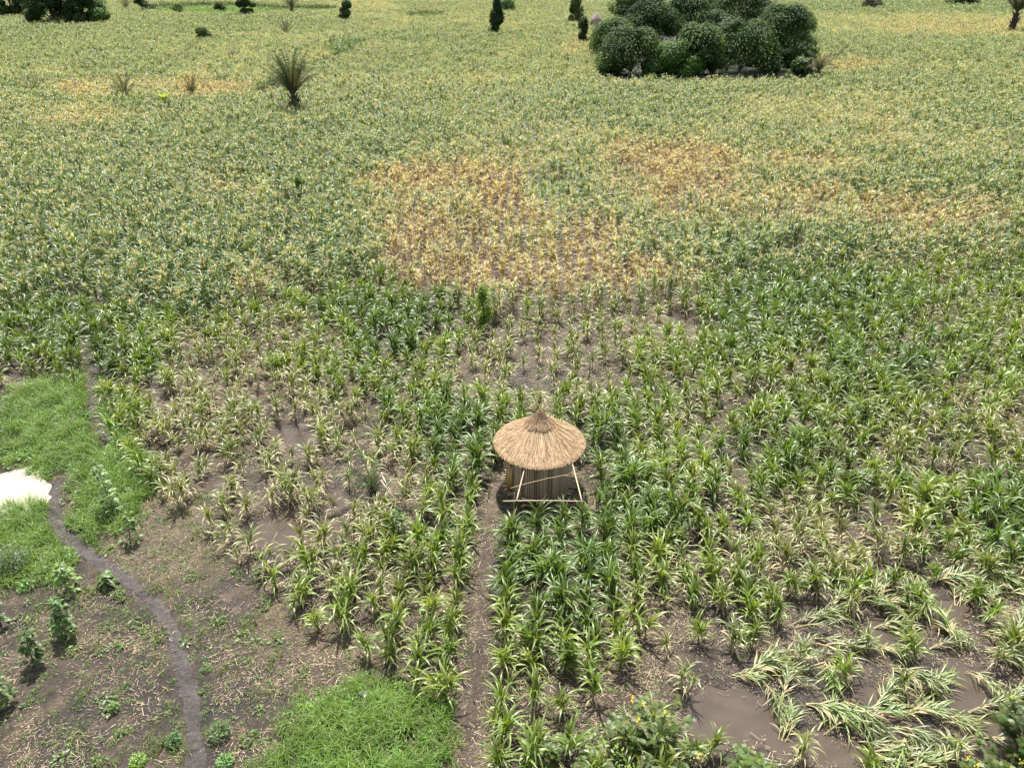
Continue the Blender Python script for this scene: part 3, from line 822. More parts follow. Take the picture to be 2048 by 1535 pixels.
ob('finial', mb.mesh('finial', M['straw']), roof)
mb = MB()
NR = 190
for k in range(NR):
    t = 6.283 * k / NR + r.uniform(-.008, .008); q = 1.075 + r.uniform(-.012, .014)
    c = jit([(.50, .385, .26), (.40, .305, .20), (.58, .46, .32), (.27, .20, .135)][r.randrange(4)], r, .2)
    b0, b1 = Vector((q * math.cos(t), q * math.sin(t), .14 + r.uniform(-.02, .03))), Vector((q * math.cos(t + r.uniform(-.012, .012)), q * math.sin(t), 1.86))
    mb.tube([b0, b0.lerp(b1, .5) + Vector((math.cos(t), math.sin(t), 0)) * r.uniform(-.008, .012), b1], r.uniform(.012, .020), c, 5, 0, False)
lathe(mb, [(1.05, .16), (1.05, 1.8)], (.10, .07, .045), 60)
wall = ob('wall', mb.mesh('wall', M['wood']), hut)
for z in (.26,):
    m2 = MB(); m2.tube([Vector((1.112 * math.cos(t), 1.112 * math.sin(t), z - .03 * math.sin(t))) for t in np.linspace(0, 6.2832, 49)], .016, (.26, .20, .14), 5, 0, False)
    ob('binding_band', m2.mesh('binding_band', M['wood']), wall)
mb = MB()
for k in range(84):
    t = 6.283 * k / 84 + r.uniform(-.02, .02); o_ = 1.27 + r.uniform(-.05, .07)
    mb.tube([(.2 * math.cos(t), .2 * math.sin(t), .12), (o_ * math.cos(t), o_ * math.sin(t), .11 + r.uniform(-.02, .02))], r.uniform(.012, .02), jit((.46, .37, .27), r, .25), 5)
lathe(mb, [(.02, .145), (1.06, .145), (1.06, .08), (.02, .08)], (.16, .12, .08), 40)
ob('stick_platform', mb.mesh('stick_platform', M['wood']), hut)
for k in range(8):
    t = 6.283 * (k + .35) / 8; m2 = MB(); m2.tube([(.92 * math.cos(t), .92 * math.sin(t), -.12), (.92 * math.cos(t), .92 * math.sin(t), .11)], [.06, .05], jit((.2, .15, .11), r), 8)
    ob('foot', m2.mesh('foot', M['wood']), hut)
# the plank leaned on the left of the wall, and its own slit of cane ends
mb = MB()
for k in range(5):
    t = math.radians(208 + k * 2.6); q = 1.13
    h0, h1 = .30 + .03 * k, 1.20 + .08 * math.sin(k * 1.7)
    mb.tube([(q * math.cos(t) - .05, q * math.sin(t), h0 - .2), (q * math.cos(t) - .04, q * math.sin(t) - .03, (h0 + h1) / 2), (q * math.cos(t), q * math.sin(t), h1)], [.02, .032, .015], jit((.46, .30, .13), r, .2), 6)
dr = ob('side_panel', mb.mesh('side_panel', M['wood']), hut); dr['label'] = 'orange brown strip of canes on the left of the wall'

# pole rack in front of the granary
rack = empty('pole_rack', (HUT.x, 18.0, 0), 'rack of bare poles on two posts standing against the granary front', 'pole rack')
def pole(name, a, b, rad, parent, c=(.50, .40, .28), n=7, bow=.02, label=None):
    o0 = parent.location
    a, b = Vector(a) - o0, Vector(b) - o0
    pts = []
    for k in range(n):
        t = k / (n - 1); p = a.lerp(b, t)
        pts.append(p + Vector((0, r.uniform(-.3, .3) * bow, math.sin(t * 3.14) * bow + r.uniform(-.3, .3) * bow)))
    mb = MB(); mb.tube(pts, [rad * (1.05 - .3 * k / (n - 1)) for k in range(n)], [jit(c, r, .12) for _ in pts], 7)
    return ob(name, mb.mesh(name, M['wood']), parent)
RZ = 1.33
pL, pR = G(1027, 1066), G(1162, 1068)
def at_z(px_, py_, z): return G(px_, py_, z)
pole('post', (pL.x, pL.y, -.1), at_z(1029, 985, 1.55), .024, rack, (.24, .18, .11))
pole('post', (pR.x, pR.y, -.1), at_z(1168, 984, 1.62), .024, rack, (.26, .19, .12))
pole('rail', at_z(1006, 1001.5, RZ), at_z(1168, 1002, RZ), .021, rack)
pole('brace', at_z(1033, 1001, RZ + .03), (HUT.x - .44, HUT.y - 1.0, 1.64), .022, rack)
pole('brace', at_z(1164, 1003, RZ + .03), (HUT.x + .98, HUT.y - .92, 1.66), .022, rack)
br = pole('branch', at_z(1021, 976, 1.50), at_z(1138, 949, 1.60), .014, rack, (.40, .28, .18), 9, .05)
m2 = MB(); q0 = at_z(1130, 951, 1.6) - rack.location
m2.tube([q0, at_z(1154, 939, 1.68) - rack.location], [.012, .006], (.38, .27, .17), 5); m2.tube([q0, at_z(1150, 952, 1.6) - rack.location], [.012, .006], (.38, .27, .17), 5)
ob('twig', m2.mesh('twig', M['wood']), br)

# ------------------------------------------------------------------ trees
def limb_tree(r, w, h, style, cols, nclump, nleaf, leaf, trunk_h=.3, flat=.8):
    if style == 'droop': trunk_h = .06
    """trunk and crown builders of one tree; styles: droop (arching plumes), round (clumps)"""
    tk, cr = MB(), MB()
    th_ = h * trunk_h
    tk.tube([(0, 0, -.15), (w * .01, 0, th_ * .5), (-w * .01, w * .01, th_)], [h * .035, h * .027, h * .02], (.1, .08, .06), 8)
    clumps = []
    for k in range(nclump):
        a = r.uniform(0, 6.283); u_ = r.random() ** .55; el = r.uniform(-.15, 1.0) if style == 'round' else r.uniform(.1, 1.0)
        q = w * .5 * u_ * math.cos(el * 1.3) * .82
        z = th_ + (h - th_) * (.12 + .74 * max(0, math.sin(max(el, -.1) * 1.45)) * (1 - .25 * u_ * (1 - el)))
        clumps.append((Vector((q * math.cos(a), q * math.sin(a), z)), a))
    clumps += [(Vector((r.uniform(-.1, .1) * w, r.uniform(-.1, .1) * w, h * .86)), r.uniform(0, 6.28))]
    for c, a in clumps[::max(1, len(clumps) // 9)]:
        tk.tube([(0, 0, th_ * .8), (c.x * .4, c.y * .4, th_ + (c.z - th_) * .55), (c.x * .9, c.y * .9, c.z)], [h * .016, h * .01, h * .004], (.1, .08, .06), 5, 0, False)
    vz = max(1.0, min(2.2, 1.0 * (h - th_) / w)) if nclump <= 14 else 1.0
    per = max(8, nleaf // len(clumps))
    for c, a in clumps:
        tone = jit(cols[r.randrange(len(cols))], r, .28)
        R0 = w * (r.uniform(.12, .21) if nclump > 14 else r.uniform(.20, .34))
        for k in range(per):
            v = Vector((r.gauss(0, 1), r.gauss(0, 1), r.gauss(0, 1))).normalized()
            col = jit(tone, r, .22)
            if style == 'droop':
                t = r.random(); b = a + r.uniform(-.9, .9)
                arc = Vector((math.cos(b), math.sin(b), 0)) * (R0 * 1.3 * t) + Vector((0, 0, R0 * (.55 * math.sin(2.2 * t) - 1.1 * t * t)))
                p = c + arc + v * (R0 * .62)
                d = Vector((math.cos(b) * (.95 - .5 * t) + v.x * .4, math.sin(b) * (.95 - .5 * t) + v.y * .4, .05 - .95 * t + v.z * .3)).normalized()
                s = d.cross(v).normalized()
                l = leaf * r.uniform(.7, 1.5); p = p.copy()
                cr.add([tuple(p - d * l), tuple(p + s * l * .32), tuple(p + d * l), tuple(p - s * l * .32)], [(0, 1, 2, 3)], col)
            else:
                p = c + Vector((v.x, v.y, v.z * flat * vz)) * (R0 * (.55 + .45 * r.random()))
                n_ = (v + Vector((r.uniform(-.8, .8), r.uniform(-.8, .8), .5))).normalized()
                d = n_.cross(Vector((r.uniform(-1, 1), r.uniform(-1, 1), r.uniform(-1, 1)))).normalized(); s = n_.cross(d)
                l = leaf * r.uniform(.7, 1.35)
                cr.add([tuple(p - d * l), tuple(p + s * l * .55 - d * l * .1), tuple(p + d * l), tuple(p - s * l * .55 - d * l * .1)], [(0, 1, 2, 3)], col)
    return tk, cr
DKG = [(.036, .070, .018), (.048, .088, .020), (.026, .052, .015)]
MIDG = [(.062, .112, .024), (.080, .135, .028), (.040, .078, .019)]
LTG = [(.090, .150, .028), (.105, .17, .03), (.07, .12, .024)]
YLG = [(.13, .22, .025), (.11, .20, .025), (.09, .16, .02)]
def tree(px_, py_, wp, hp, style, cols, label, cat='tree', group=None, name='tree', nleaf=4500, leaf=.26, ncl=22, seed=None, trunk=.3, flat=.8, lift=0.0):
    p = G(px_, py_, lift); s = scale_at(px_, py_)
    dep = math.atan2(CAM_H, p.y)
    w, h = wp / s, hp / s / math.cos(dep) + lift
    r = random.Random(seed if seed is not None else int(px_ * 7 + py_ * 131))
    tk, cr = limb_tree(r, w, h, style, cols, ncl, nleaf, leaf, trunk, flat)
    o = empty(name, (p.x, p.y, 0), label, cat, group)
    ob('trunk', tk.mesh('trunk', M['bark']), o); ob('crown', cr.mesh('crown', M['tree'], False), o)
    return o
gg = 'trees of the grove by the pond'
GROVE = [
    (1222, 124, 100, 78, 'droop', MIDG, 'drooping green tree at the left end of the grove beside the far thatched roof'),
    (1262, 149, 135, 78, 'droop', MIDG, 'broad low drooping tree at the front left corner of the grove'),
    (1228, 140, 60, 40, 'round', LTG, 'small light green bushy tree at the foot of the grove, lower left'),
    (1292, 106, 115, 98, 'droop', DKG, 'tall drooping dark tree behind the front left corner of the grove'),
    (1345, 155, 118, 60, 'round', LTG, 'round pale green dome shaped tree at the grove front'),
    (1392, 152, 92, 96, 'droop', MIDG, 'narrow drooping tree just right of the pale dome tree'),
    (1372, 100, 118, 104, 'droop', DKG, 'dark tall tree in the middle of the grove with a bare pale pole beside it'),
    (1424, 80, 90, 74, 'round', DKG, 'dark round tree at the back of the grove middle'),
    (1425, 122, 110, 88, 'round', DKG, 'shaded tree wedged in the grove centre'),
    (1478, 146, 155, 92, 'droop', MIDG, 'big light topped drooping tree over the pond, widest at the front'),
    (1480, 104, 140, 118, 'droop', DKG, 'tallest dark tree at the back right of the grove'),
    (1536, 104, 80, 84, 'round', DKG, 'dark tree between the tallest tree and the big dark right tree'),
    (1552, 141, 118, 118, 'droop', DKG, 'big dark drooping tree at the right end over the glinting water'),
    (1588, 100, 72, 72, 'droop', MIDG, 'mid green tree leaning out at the right back of the grove'),
    (1506, 60, 70, 62, 'round', DKG, 'distant dark treetop behind the tallest grove tree'),
    (1252, 92, 100, 96, 'round', MIDG, 'leafy open crowned tree at the back left of the grove'),
    (1310, 60, 50, 62, 'round', MIDG, 'slim leafy tree at the back behind the left grove'),
    (1300, 152, 60, 26, 'round', DKG, 'low dark undergrowth bush between the front left tree and the pale dome tree'),
    (1420, 148, 56, 34, 'round', DKG, 'low dark undergrowth bush between the narrow tree and the big pond tree'),
    (1520, 131, 80, 26, 'round', DKG, 'low dark undergrowth bush deep in shade behind the glinting water'),
    (1575, 134, 60, 34, 'round', DKG, 'low undergrowth bush at the trunk foot of the big dark right tree'),
    (1215, 148, 60, 22, 'round', DKG, 'low dark undergrowth bush at the far left foot of the grove'),
]
for i, t in enumerate(GROVE):
    tree(*t, group=gg, nleaf=21000 if t[2] > 85 else 11000, leaf=.17, ncl=34 if t[2] > 85 else 20, trunk=.16)
tree(1600, 160, 60, 36, 'round', MIDG, 'small mid green bush at the right bank of the pond', 'bush', None, 'bush', 2200, .22, 12, trunk=.1)
tree(1535, 142, 50, 14, 'round', [(.10, .085, .05), (.07, .08, .035)], 'brownish scrub on the pond bank under the dark tree', 'bush', None, 'bush', 1200, .2, 10, trunk=.1)
tree(1617, 140, 26, 40, 'round', YLG, 'bright yellow green little tree beside the dead palm', 'tree', None, 'tree', 1500, .2, 7, trunk=.45)
OTHER = [
    (108, 42, 112, 80, 'round', DKG, 'large dark tree filling the top left of the view', 'tree', 'tree', 8000, .36, 30),
    (168, 42, 78, 66, 'round', DKG, 'dark tree right beside the large one at top left', 'tree', 'tree', 5000, .36, 22),
    (197, 42, 44, 32, 'round', MIDG, 'small green tree at the right foot of the dark top left trees', 'tree', 'tree', 2600, .33, 12),
    (26, 29, 66, 66, 'round', MIDG, 'mid green tree in the far top left corner', 'tree', 'tree', 4500, .38, 18),
    (288, 33, 26, 38, 'round', MIDG, 'thin flat topped tree on a bare stem in the far meadow', 'tree', 'tree', 900, .32, 6),
    (360, 36, 28, 26, 'round', LTG, 'sparse pale little tree in the far green meadow', 'tree', 'tree', 700, .28, 9),
    (492, 40, 46, 60, 'round', DKG, 'dark upright tree at the edge of the far meadow', 'tree', 'tree', 3600, .36, 16),
    (440, 23, 22, 14, 'round', DKG, 'tiny dark bush in the far meadow left of the upright tree', 'bush', 'bush', 600, .3, 6),
    (694, 36, 27, 28, 'round', DKG, 'compact dark bush tree standing alone near the far field edge', 'tree', 'tree', 2200, .32, 10),
    (408, 75, 28, 17, 'round', MIDG, 'low round bush poking out of the far maize at left', 'bush', 'bush', 1000, .26, 8),
    (993, 62, 26, 52, 'round', DKG, 'slim dark tree alone in the maize at top centre', 'tree', 'tree', 2600, .28, 11),
    (1012, 20, 44, 16, 'round', MIDG, 'far flat bush behind the slim dark centre tree', 'bush', 'bush', 900, .33, 8),
    (1152, 42, 28, 40, 'round', MIDG, 'small leafy tree in the maize left of the far thatched roof', 'tree', 'tree', 1500, .3, 10),
    (1166, 78, 20, 36, 'round', DKG, 'narrow bush just left below the far thatched roof', 'bush', 'bush', 1000, .24, 8),
    (1162, 58, 12, 26, 'round', DKG, 'tiny dark shrub above the narrow bush by the far roof', 'bush', 'bush', 500, .24, 5),
    (1744, 14, 40, 20, 'round', [(.09, .085, .06), (.07, .075, .045)], 'grey brown bush at the far field edge, top right', 'bush', 'bush', 900, .36, 8),
    (1922, 8, 52, 26, 'round', DKG, 'dark far tree cut by the top edge at right', 'tree', 'tree', 1800, .4, 10),
    (967, 606, 30, 34, 'round', YLG, 'bright leafy dark stemmed shrub standing among dry amber maize', 'shrub', 'shrub', 700, .075, 9),
    (598, 378, 18, 22, 'round', YLG, 'bright green broadleaf shrub poking from the dark left maize', 'shrub', 'shrub', 350, .10, 6),
]
for (x_, y_, w_, h_, st, cs, lab, cat, nm, nl, lf, nc) in OTHER:
    tree(x_, y_, w_, h_, st, cs, lab, cat, None, nm, int(nl * 2.2), lf * .7, nc + 5 if nc < 10 else nc, trunk=.5 if 'flat topped' in lab else .14, lift=0 if 'meadow' in lab else 1.5)
p = G(1348, 96); o = empty('dead_pole', (p.x, p.y - 2, 0), 'bare pale dead trunk rising through the middle of the grove', 'dead trunk')
mb = MB(); mb.tube([(0, 0, 0), (.1, 0, 4), (.05, .1, 7.2)], [.14, .1, .05], (.24, .19, .15), 6); ob('trunk', mb.mesh('trunk', M['wood']), o)

# palms
def palm(px_, py_, hp, wp, label, nf, cols, droop=1.0, trunkf=.3, dead=0, seed=1):
    lift = 0 if 'meadow' in label or 'young palm with' in label else 1.4
    p = G(px_, py_, lift); s = scale_at(px_, py_); dep = math.atan2(CAM_H, p.y)
    h, w = hp / s / math.cos(dep) + lift, wp / s * 1.25
    r = random.Random(seed)
    o = empty('palm', (p.x, p.y, 0), label, 'palm')
    th_ = h * trunkf
    tk = MB(); tk.tube([(0, 0, -.1), (0, .02, th_ * .5), (0, 0, th_)], [.055 * h, .06 * h, .045 * h], (.055, .042, .034), 10)
    for k in range(26):      # old leaf stubs
        a = r.uniform(0, 6.28); z = th_ * r.uniform(.3, 1.05); q = .05 * h
        tk.tube([(q * math.cos(a), q * math.sin(a), z), (q * 2.1 * math.cos(a), q * 2.1 * math.sin(a), z + .09 * h)], [.012 * h, .004 * h], jit((.075, .055, .045), r), 4)
    ob('trunk', tk.mesh('trunk', M['wood']), o)
    fr = MB()
    for k in range(nf):
        a = 6.283 * k / nf + r.uniform(-.3, .3)
        inner = k % 2
        e0 = r.uniform(1.15, 1.5) if inner else r.uniform(.85, 1.25)
        L = (h - th_) * r.uniform(.95, 1.12) if inner else max(w * .62, (h - th_) * .8) * r.uniform(.85, 1.1)
        bend = droop * r.uniform(.35, .8) * (1 if inner else 1.5)
        c = jit(cols[r.randrange(len(cols))], r, .25)
        q = Vector((0, 0, th_)); n = 14; pts = []
        for i in range(n + 1):
            t = i / n; e = e0 - bend * t ** 1.6
            pts.append(q.copy()); q = q + Vector((math.cos(a) * math.cos(e), math.sin(a) * math.cos(e), math.sin(e))) * (L / n)
        fr.tube(pts, [.016 * h * (1 - .85 * i / n) * .6 for i in range(n + 1)], (.14, .12, .07), 4, 0, False)
        sd = Vector((-math.sin(a), math.cos(a), 0))
        for i in range(3, n + 1):
            d = (pts[i] - pts[i - 1]).normalized(); up = sd.cross(d)
            for sg in (-1, 1):
                for q2 in (0, .5):
                    b = pts[i - 1].lerp(pts[i], q2)
                    ll = L * .17 * math.sin(.5 + 2.3 * i / n) * r.uniform(.8, 1.2)
                    dd = (d * .75 + sd * sg * .75 + up * .25 + Vector((0, 0, -.25))).normalized()
                    e = b + dd * ll + Vector((0, 0, -ll * .15))
                    wv = d * (.012 * h * .55)
                    fr.add([tuple(b - wv), tuple(b + wv), tuple(e)], [(0, 1, 2)], jit(c, r, .15))
    ob('fronds', fr.mesh('fronds', M['tree'], False), o)
    return o
PG = [(.06, .095, .045), (.075, .10, .06), (.05, .085, .035), (.16, .14, .11)]
GP = [(.15, .135, .11), (.12, .12, .085), (.085, .105, .06)]
palm(590, 212, 92, 96, 'tall greyish green palm with feather fronds in the left maize', 26, PG, .8, .36, seed=4)
palm(250, 192, 40, 44, 'small dark palm with short fronds in amber far left maize', 14, PG, 1.0, .3, seed=5)
palm(384, 186, 32, 30, 'little palm between the dark small palm and the tall palm', 12, PG, .8, .35, seed=6)
palm(66, 174, 24, 40, 'grey withered palm in the maize at the far left', 12, GP, 1.2, .15, seed=7)
palm(585, 24, 34, 44, 'far palm with dark trunk at the top edge left of centre', 16, PG, 1.3, .35, seed=8)
palm(572, 62, 24, 34, 'pale green young palm in the far maize below the top edge palm', 12, PG, .8, .2, seed=9)
palm(252, 16, 26, 30, 'grey green far palm right of the dark top left trees', 12, GP, 1.0, .2, seed=10)
palm(618, 34, 14, 24, 'tiny pale palm in the far meadow', 10, PG, .9, .15, seed=12)
palm(2024, 58, 78, 74, 'dark palm with ragged fronds in the top right corner', 20, [(.035, .055, .028), (.05, .06, .035)], .9, .42, seed=13)
palm(1636, 152, 50, 52, 'half dead palm with drooping grey fronds right of the pond', 16, GP, 2.6, .38, seed=14)
palm(745, 985, 78, 86, 'young palm with blue green feathery fronds among yellowing maize', 9, [(.075, .14, .075), (.09, .15, .09)], 1.5, .05, seed=15)
# leaning bare stem with a dead frond right of the pond
p = G(1664, 143); s = scale_at(1664, 143)
o = empty('dead_sapling', (p.x, p.y, 0), 'thin bent dead stem with dark frond tip right of the pond', 'dead sapling')
mb = MB(); mb.tube([(0, 0, 0), (.1, 0, 1.3), (.25, 0, 2.0), (1.25, 0, 3.4)], [.07, .06, .05, .03], (.05, .04, .035), 6); ob('stem', mb.mesh('stem', M['wood']), o)
mb = MB(); r = random.Random(3)
for k in range(60):
    t = r.random(); b = Vector((.3, 0, 2.1)).lerp(Vector((1.3, 0, 3.5)), t); d = Vector((r.uniform(-.3, .5), r.uniform(-.4, .4), r.uniform(-.3, .3)))
    mb.add([tuple(b), tuple(b + d * .5 + Vector((0, 0, .06))), tuple(b + d)], [(0, 1, 2)], jit((.05, .055, .04), r))
ob('dead_frond', mb.mesh('dead_frond', M['tree'], False), o)
# banana-like bright plant
p = G(335, 232); o = empty('banana_plant', (p.x, p.y, 0), 'bright yellow green banana plant in the far left maize', 'banana plant')
mb = MB(); r = random.Random(8)
for k in range(7): blade(mb, r, (0, 0, 1.4), 6.28 * k / 7, 1.25, 1.5, 1.6, .5, (.22, .34, .04), (.26, .34, .05), 6, .2)
ob('leaves', mb.mesh('leaves', M['leaf']), o); mb = MB(); mb.tube([(0, 0, 0), (0, 0, 1.6)], [.12, .08], (.14, .2, .06), 8); ob('stalk', mb.mesh('stalk', M['stalk']), o)

# far thatched roof
p = G(1192, 66); s = scale_at(1192, 66)
fh = empty('thatched_hut', (p.x, p.y, 0), 'distant thatched hut with pinkish grey roof left of the grove', 'hut')
r = random.Random(77)
mb = MB(); R_ = 13 / s
lathe(mb, [(R_ * .95, 1.9), (R_ * 1.05, 1.82), (R_ * .7, 2.9), (R_ * .35, 3.7), (.05, 4.2)], (.42, .34, .31), 28, .02); ob('roof', mb.mesh('roof', M['straw']), fh)
mb = MB(); lathe(mb, [(R_ * .8, 0), (R_ * .8, 1.95)], (.25, .19, .14), 24); ob('wall', mb.mesh('wall', M['wood']), fh)

# ------------------------------------------------------------------ foreground shrubs and saplings
def feathery(px_, py_, wp, hp, label, seed, nst, flower=True, vine=False, cat='shrub'):
    p = G(px_, py_); s = scale_at(px_, py_); dep = math.atan2(CAM_H, p.y)
    w = wp / s; h = hp / s * .8
    r = random.Random(seed)
    o = empty('feathery_shrub', (p.x, p.y, 0), label, cat)
    tk, lv, fl = MB(), MB(), MB()
    cols = [(.055, .105, .018), (.075, .13, .022), (.095, .135, .025), (.15, .13, .035)]
    for k in range(nst):
        a = r.uniform(0, 6.28); q = w * .5 * math.sqrt(r.random()); H = h * r.uniform(.45, 1.05) * (1 - .45 * q / (w * .5))
        tip = Vector((q * math.cos(a), q * math.sin(a), H))
        tk.tube([(0, 0, -.03), (tip.x * .5, tip.y * .5, H * .65), tuple(tip)], [.018, .011, .004], (.19, .14, .09), 4, 0, False)
        for j in range(16):       # pinnate leaves along the outer stem
            b = tip.lerp(Vector((tip.x * .5, tip.y * .5, H * .65)), r.random() * .95)
            az = r.uniform(0, 6.28); el = r.uniform(-.1, .6); L = r.uniform(.13, .21)
            c = jit(cols[r.randrange(4) if r.random() < .35 else r.randrange(2)], r, .25)
            ax = Vector((math.cos(az) * math.cos(el), math.sin(az) * math.cos(el), math.sin(el)))
            sd = Vector((-math.sin(az), math.cos(az), 0))
            for m_ in range(7):
                t = (m_ + 1) / 8; cpt = b + ax * (L * t) - Vector((0, 0, .07 * t * t))
                for sg in (-1, 1):
                    e = cpt + sd * sg * .042 + ax * .012; wv = ax * .008
                    lv.add([tuple(cpt - wv), tuple(e - wv * .7), tuple(e + wv * .7), tuple(cpt + wv)], [(0, 1, 2, 3)], c)
        if flower and r.random() < .12:
            for j in range(7):
                v = Vector((r.gauss(0, .03), r.gauss(0, .03), r.gauss(.03, .04)))
                fl.quad(tip + v, Vector((.014, 0, .004)), Vector((0, .012, .008)), jit((.62, .46, .03), r))
    ob('stems', tk.mesh('stems', M['wood']), o); ob('leaves', lv.mesh('leaves', M['grass'], False), o)
    if fl.v: ob('flowers', fl.mesh('flowers', M['straw'], False), o)
    return o
feathery(1300, 1500, 200, 150, 'big feathery leaved shrub at the bottom edge beside the muddy pool', 1, 46)
feathery(1130, 1545, 190, 95, 'low feathery shrub with bent twigs at the bottom edge right of the footpath', 2, 30)
feathery(1500, 1550, 110, 80, 'small dark feathery shrub standing in the flood water at the bottom edge', 3, 20, False)
feathery(2040, 1505, 150, 190, 'tall dark feathery bush with yellow flowers at the right edge', 4, 48)
feathery(1990, 1555, 160, 80, 'low feathery bush below the tall flowering bush in the lower right corner', 5, 22)
# leafy climber over the big shrub
p = G(1245, 1530); o = empty('leafy_vine', (p.x, p.y, 0), 'bright green leafy creeper sprawling below the big feathery shrub', 'creeper')
r = random.Random(9); mb = weed(r, 620, .95, .75, .05, [(.13, .26, .03), (.17, .30, .035), (.08, .17, .025)]); ob('leaves', mb.mesh('leaves', M['grass'], False), o)
mb = MB()
for k in range(10):
    a = r.uniform(0, 6.28); mb.tube([(0, 0, 0), (.4 * math.cos(a), .4 * math.sin(a), .5), (.85 * math.cos(a), .85 * math.sin(a), .25)], .008, (.14, .13, .06), 4)
ob('stems', mb.mesh('stems', M['wood']), o)

def sapling(px_, py_, hp, wp, label, seed, cols, n, leaf=.09):
    p = G(px_, py_); s = scale_at(px_, py_); dep = math.atan2(CAM_H, p.y)
    h, w = hp / s / max(.55, math.cos(dep)), wp / s
    r = random.Random(seed); o = empty('sapling', (p.x, p.y, float(height(p.x, p.y))), label, 'sapling')
    st, lv = MB(), MB()
    lean = Vector((r.uniform(-.12, .12), r.uniform(-.12, .12), 0)) * h
    st.tube([(0, 0, -.05), tuple(lean * .4 + Vector((0, 0, h * .5))), tuple(lean + Vector((0, 0, h)))], [.02, .014, .006], (.13, .12, .06), 6)
    for k in range(n):
        t = r.uniform(.08, 1); a = r.uniform(0, 6.28); q = w * .5 * (1.05 - .75 * t) * r.uniform(.35, 1)
        b = lean * t + Vector((0, 0, h * t)); e = b + Vector((q * math.cos(a), q * math.sin(a), r.uniform(-.02, .05)))
        if k % 3 == 0: st.tube([tuple(b), tuple(e)], [.005, .003], (.13, .14, .06), 4, 0, False)
        l = leaf * r.uniform(.65, 1.3); c = jit(cols[r.randrange(len(cols))], r, .25)
        d = Vector((math.cos(a), math.sin(a), r.uniform(-.5, .15))).normalized(); sd = Vector((-math.sin(a), math.cos(a), r.uniform(-.3, .3))); up = Vector((0, 0, 1))
        pts = [e - d * l * .2, e + d * l * .15, e + d * l * .6, e + d * l - up * l * .15]
        lv.strip(pts, [sd] * 4, [.12 * l, .42 * l, .36 * l, .03 * l], [c, c, mixc(c, PALE, .15), mixc(c, PALE, .3)], .25)
    ob('stem', st.mesh('stem', M['wood']), o); ob('leaves', lv.mesh('leaves', M['grass']), o)
    return o
SG, SD = [(.10, .20, .04), (.13, .23, .055), (.07, .15, .03)], [(.05, .115, .025), (.07, .15, .03), (.045, .10, .02)]
sapling(230, 1030, 85, 52, 'tall pale leaved sapling rising from the grass right of the milky puddle', 1, [(.11, .19, .07), (.15, .22, .10), (.08, .14, .04)], 85, .13)
sapling(262, 1086, 50, 42, 'short leafy sapling below the tall pale one on dry weedy ground', 2, SG, 70, .10)
sapling(146, 1182, 52, 52, 'broad leaved sapling left of the curved path with one upright shoot', 3, SG, 60, .13)
sapling(217, 1170, 24, 36, 'low rosette of broad leaves touching the curved path', 4, SD, 34, .15)
sapling(135, 1275, 68, 46, 'dense bushy sapling in the bare weedy field between two others', 5, SD, 120, .12)
sapling(68, 1330, 60, 48, 'bushy sapling lower left, second up from the left edge bush', 6, SD, 90, .12)
sapling(14, 1405, 66, 60, 'dark leafy bush cut by the left edge near the bottom', 7, SD, 130, .12)
sapling(4, 1252, 36, 36, 'few broad bright leaves at the left edge above the saplings', 8, SG, 24, .17)
sapling(800, 1085, 60, 52, 'dark broad leaved sapling beside the young palm', 9, SD, 60, .15)
def bushy(px_, py_, wp, hp, label, cols, n, seed, leaf=.03):
    p = G(px_, py_); s = scale_at(px_, py_); r = random.Random(seed)
    o = empty('weed_clump', (p.x, p.y, float(height(p.x, p.y))), label, 'weed clump')
    ob('leaves', weed(r, n, wp / s * .5, hp / s, leaf, cols).mesh('leaves', M['grass'], False), o)
    mb = MB()
    for k in range(9):
        a = r.uniform(0, 6.28); q = wp / s * .35; mb.tube([(0, 0, -.02), (q * .5 * math.cos(a), q * .5 * math.sin(a), hp / s * .5), (q * math.cos(a), q * math.sin(a), hp / s * .75)], .006, (.10, .12, .04), 4)
    ob('stems', mb.mesh('stems', M['wood']), o)
bushy(440, 1470, 44, 40, 'bushy green weed right of the curved path near the bottom', SG, 330, 1)
bushy(452, 1528, 34, 30, 'round green weed at the bottom edge right of the path end', SG, 240, 2)
bushy(350, 1486, 32, 30, 'dark compact weed just left of the path near the bottom', SD, 260, 3)
bushy(277, 1526, 34, 26, 'bright weed at the bottom edge left of the path end', GG, 220, 4)
bushy(32, 1140, 64, 72, 'tall dark bushy weed with reddish stems in the grass at the left edge', SD + [(.12, .08, .05)], 620, 5, .04)
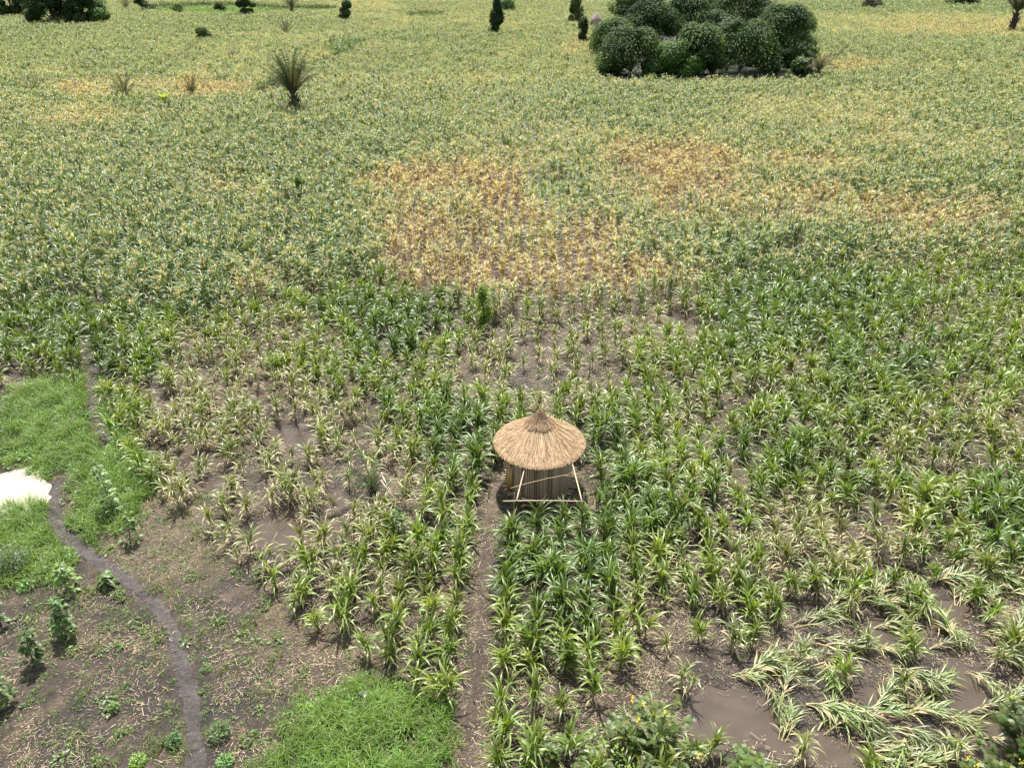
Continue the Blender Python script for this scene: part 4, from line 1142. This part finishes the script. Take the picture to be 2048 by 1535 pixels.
bushy(415, 1340, 22, 16, 'small mat of weed touching the right side of the path', SG, 120, 6, .02)
bushy(230, 1420, 22, 26, 'lone feathery weed in the middle of the bare weedy field', SG, 120, 7)
bushy(1030, 1018, 18, 40, 'thin yellow flowering weed growing at the left post of the pole rack', [(.25, .28, .04), (.12, .19, .03)], 110, 8, .025)
# cut poles lying in the maize beside the young palm
p = G(800, 1010); o = empty('pole_pile', (p.x, p.y, 0), 'two thin pale poles crossed over a dark hollow beside the young palm', 'poles')
o2 = o.location.copy(); r = random.Random(33)
for a_, b_ in (((762, 945), (795, 1012)), ((762, 960), (795, 1008)), ((768, 985), (782, 960))):
    A, B = G(*a_, .75 if a_ != (768, 985) else .3), G(*b_, .12 if a_ != (768, 985) else .8)
    mb = MB(); mb.tube([tuple(A - o2), tuple((A + B) * .5 - o2 + Vector((0, 0, .02))), tuple(B - o2)], .02, (.46, .40, .33), 6); ob('pole', mb.mesh('pole', M['wood']), o)
# dry fallen leaves and a white scrap
r = random.Random(4)
for (x_, y_, w_, lab) in ((1043, 1014, .22, 'orange dry leaf on the ground by the left post of the rack'), (1062, 1028, .14, 'smaller orange dry leaf in the shade in front of the granary')):
    p = G(x_, y_, .1); mb = MB(); blade(mb, r, (0, 0, 0), .5, .5, .6, w_, w_ * .75, (.5, .2, .04), (.42, .17, .04), 5, .3)
    o = ob('fallen_leaf', mb.mesh('fallen_leaf', M['straw'])); o.location = (p.x, p.y, .1); tag(o, lab, 'dry leaf')
p = G(724, 1386, .35); mb = MB()
r = random.Random(6)
vs = [(.11 * math.cos(t) * r.uniform(.6, 1.2), .06 * math.sin(2 * t) * r.uniform(.5, 1.3), .1 * math.sin(t) * r.uniform(.6, 1.2)) for t in np.linspace(0, 5.6, 9)]
mb.add(vs + [(0, .05, .02)], [(i, (i + 1) % 9, 9) for i in range(9)], (.75, .74, .72))
o = ob('plastic_scrap', mb.mesh('plastic_scrap', M['straw'], False)); o.location = (p.x, p.y, .35); tag(o, 'white scrap of plastic caught in the bright grass at the bottom', 'litter')
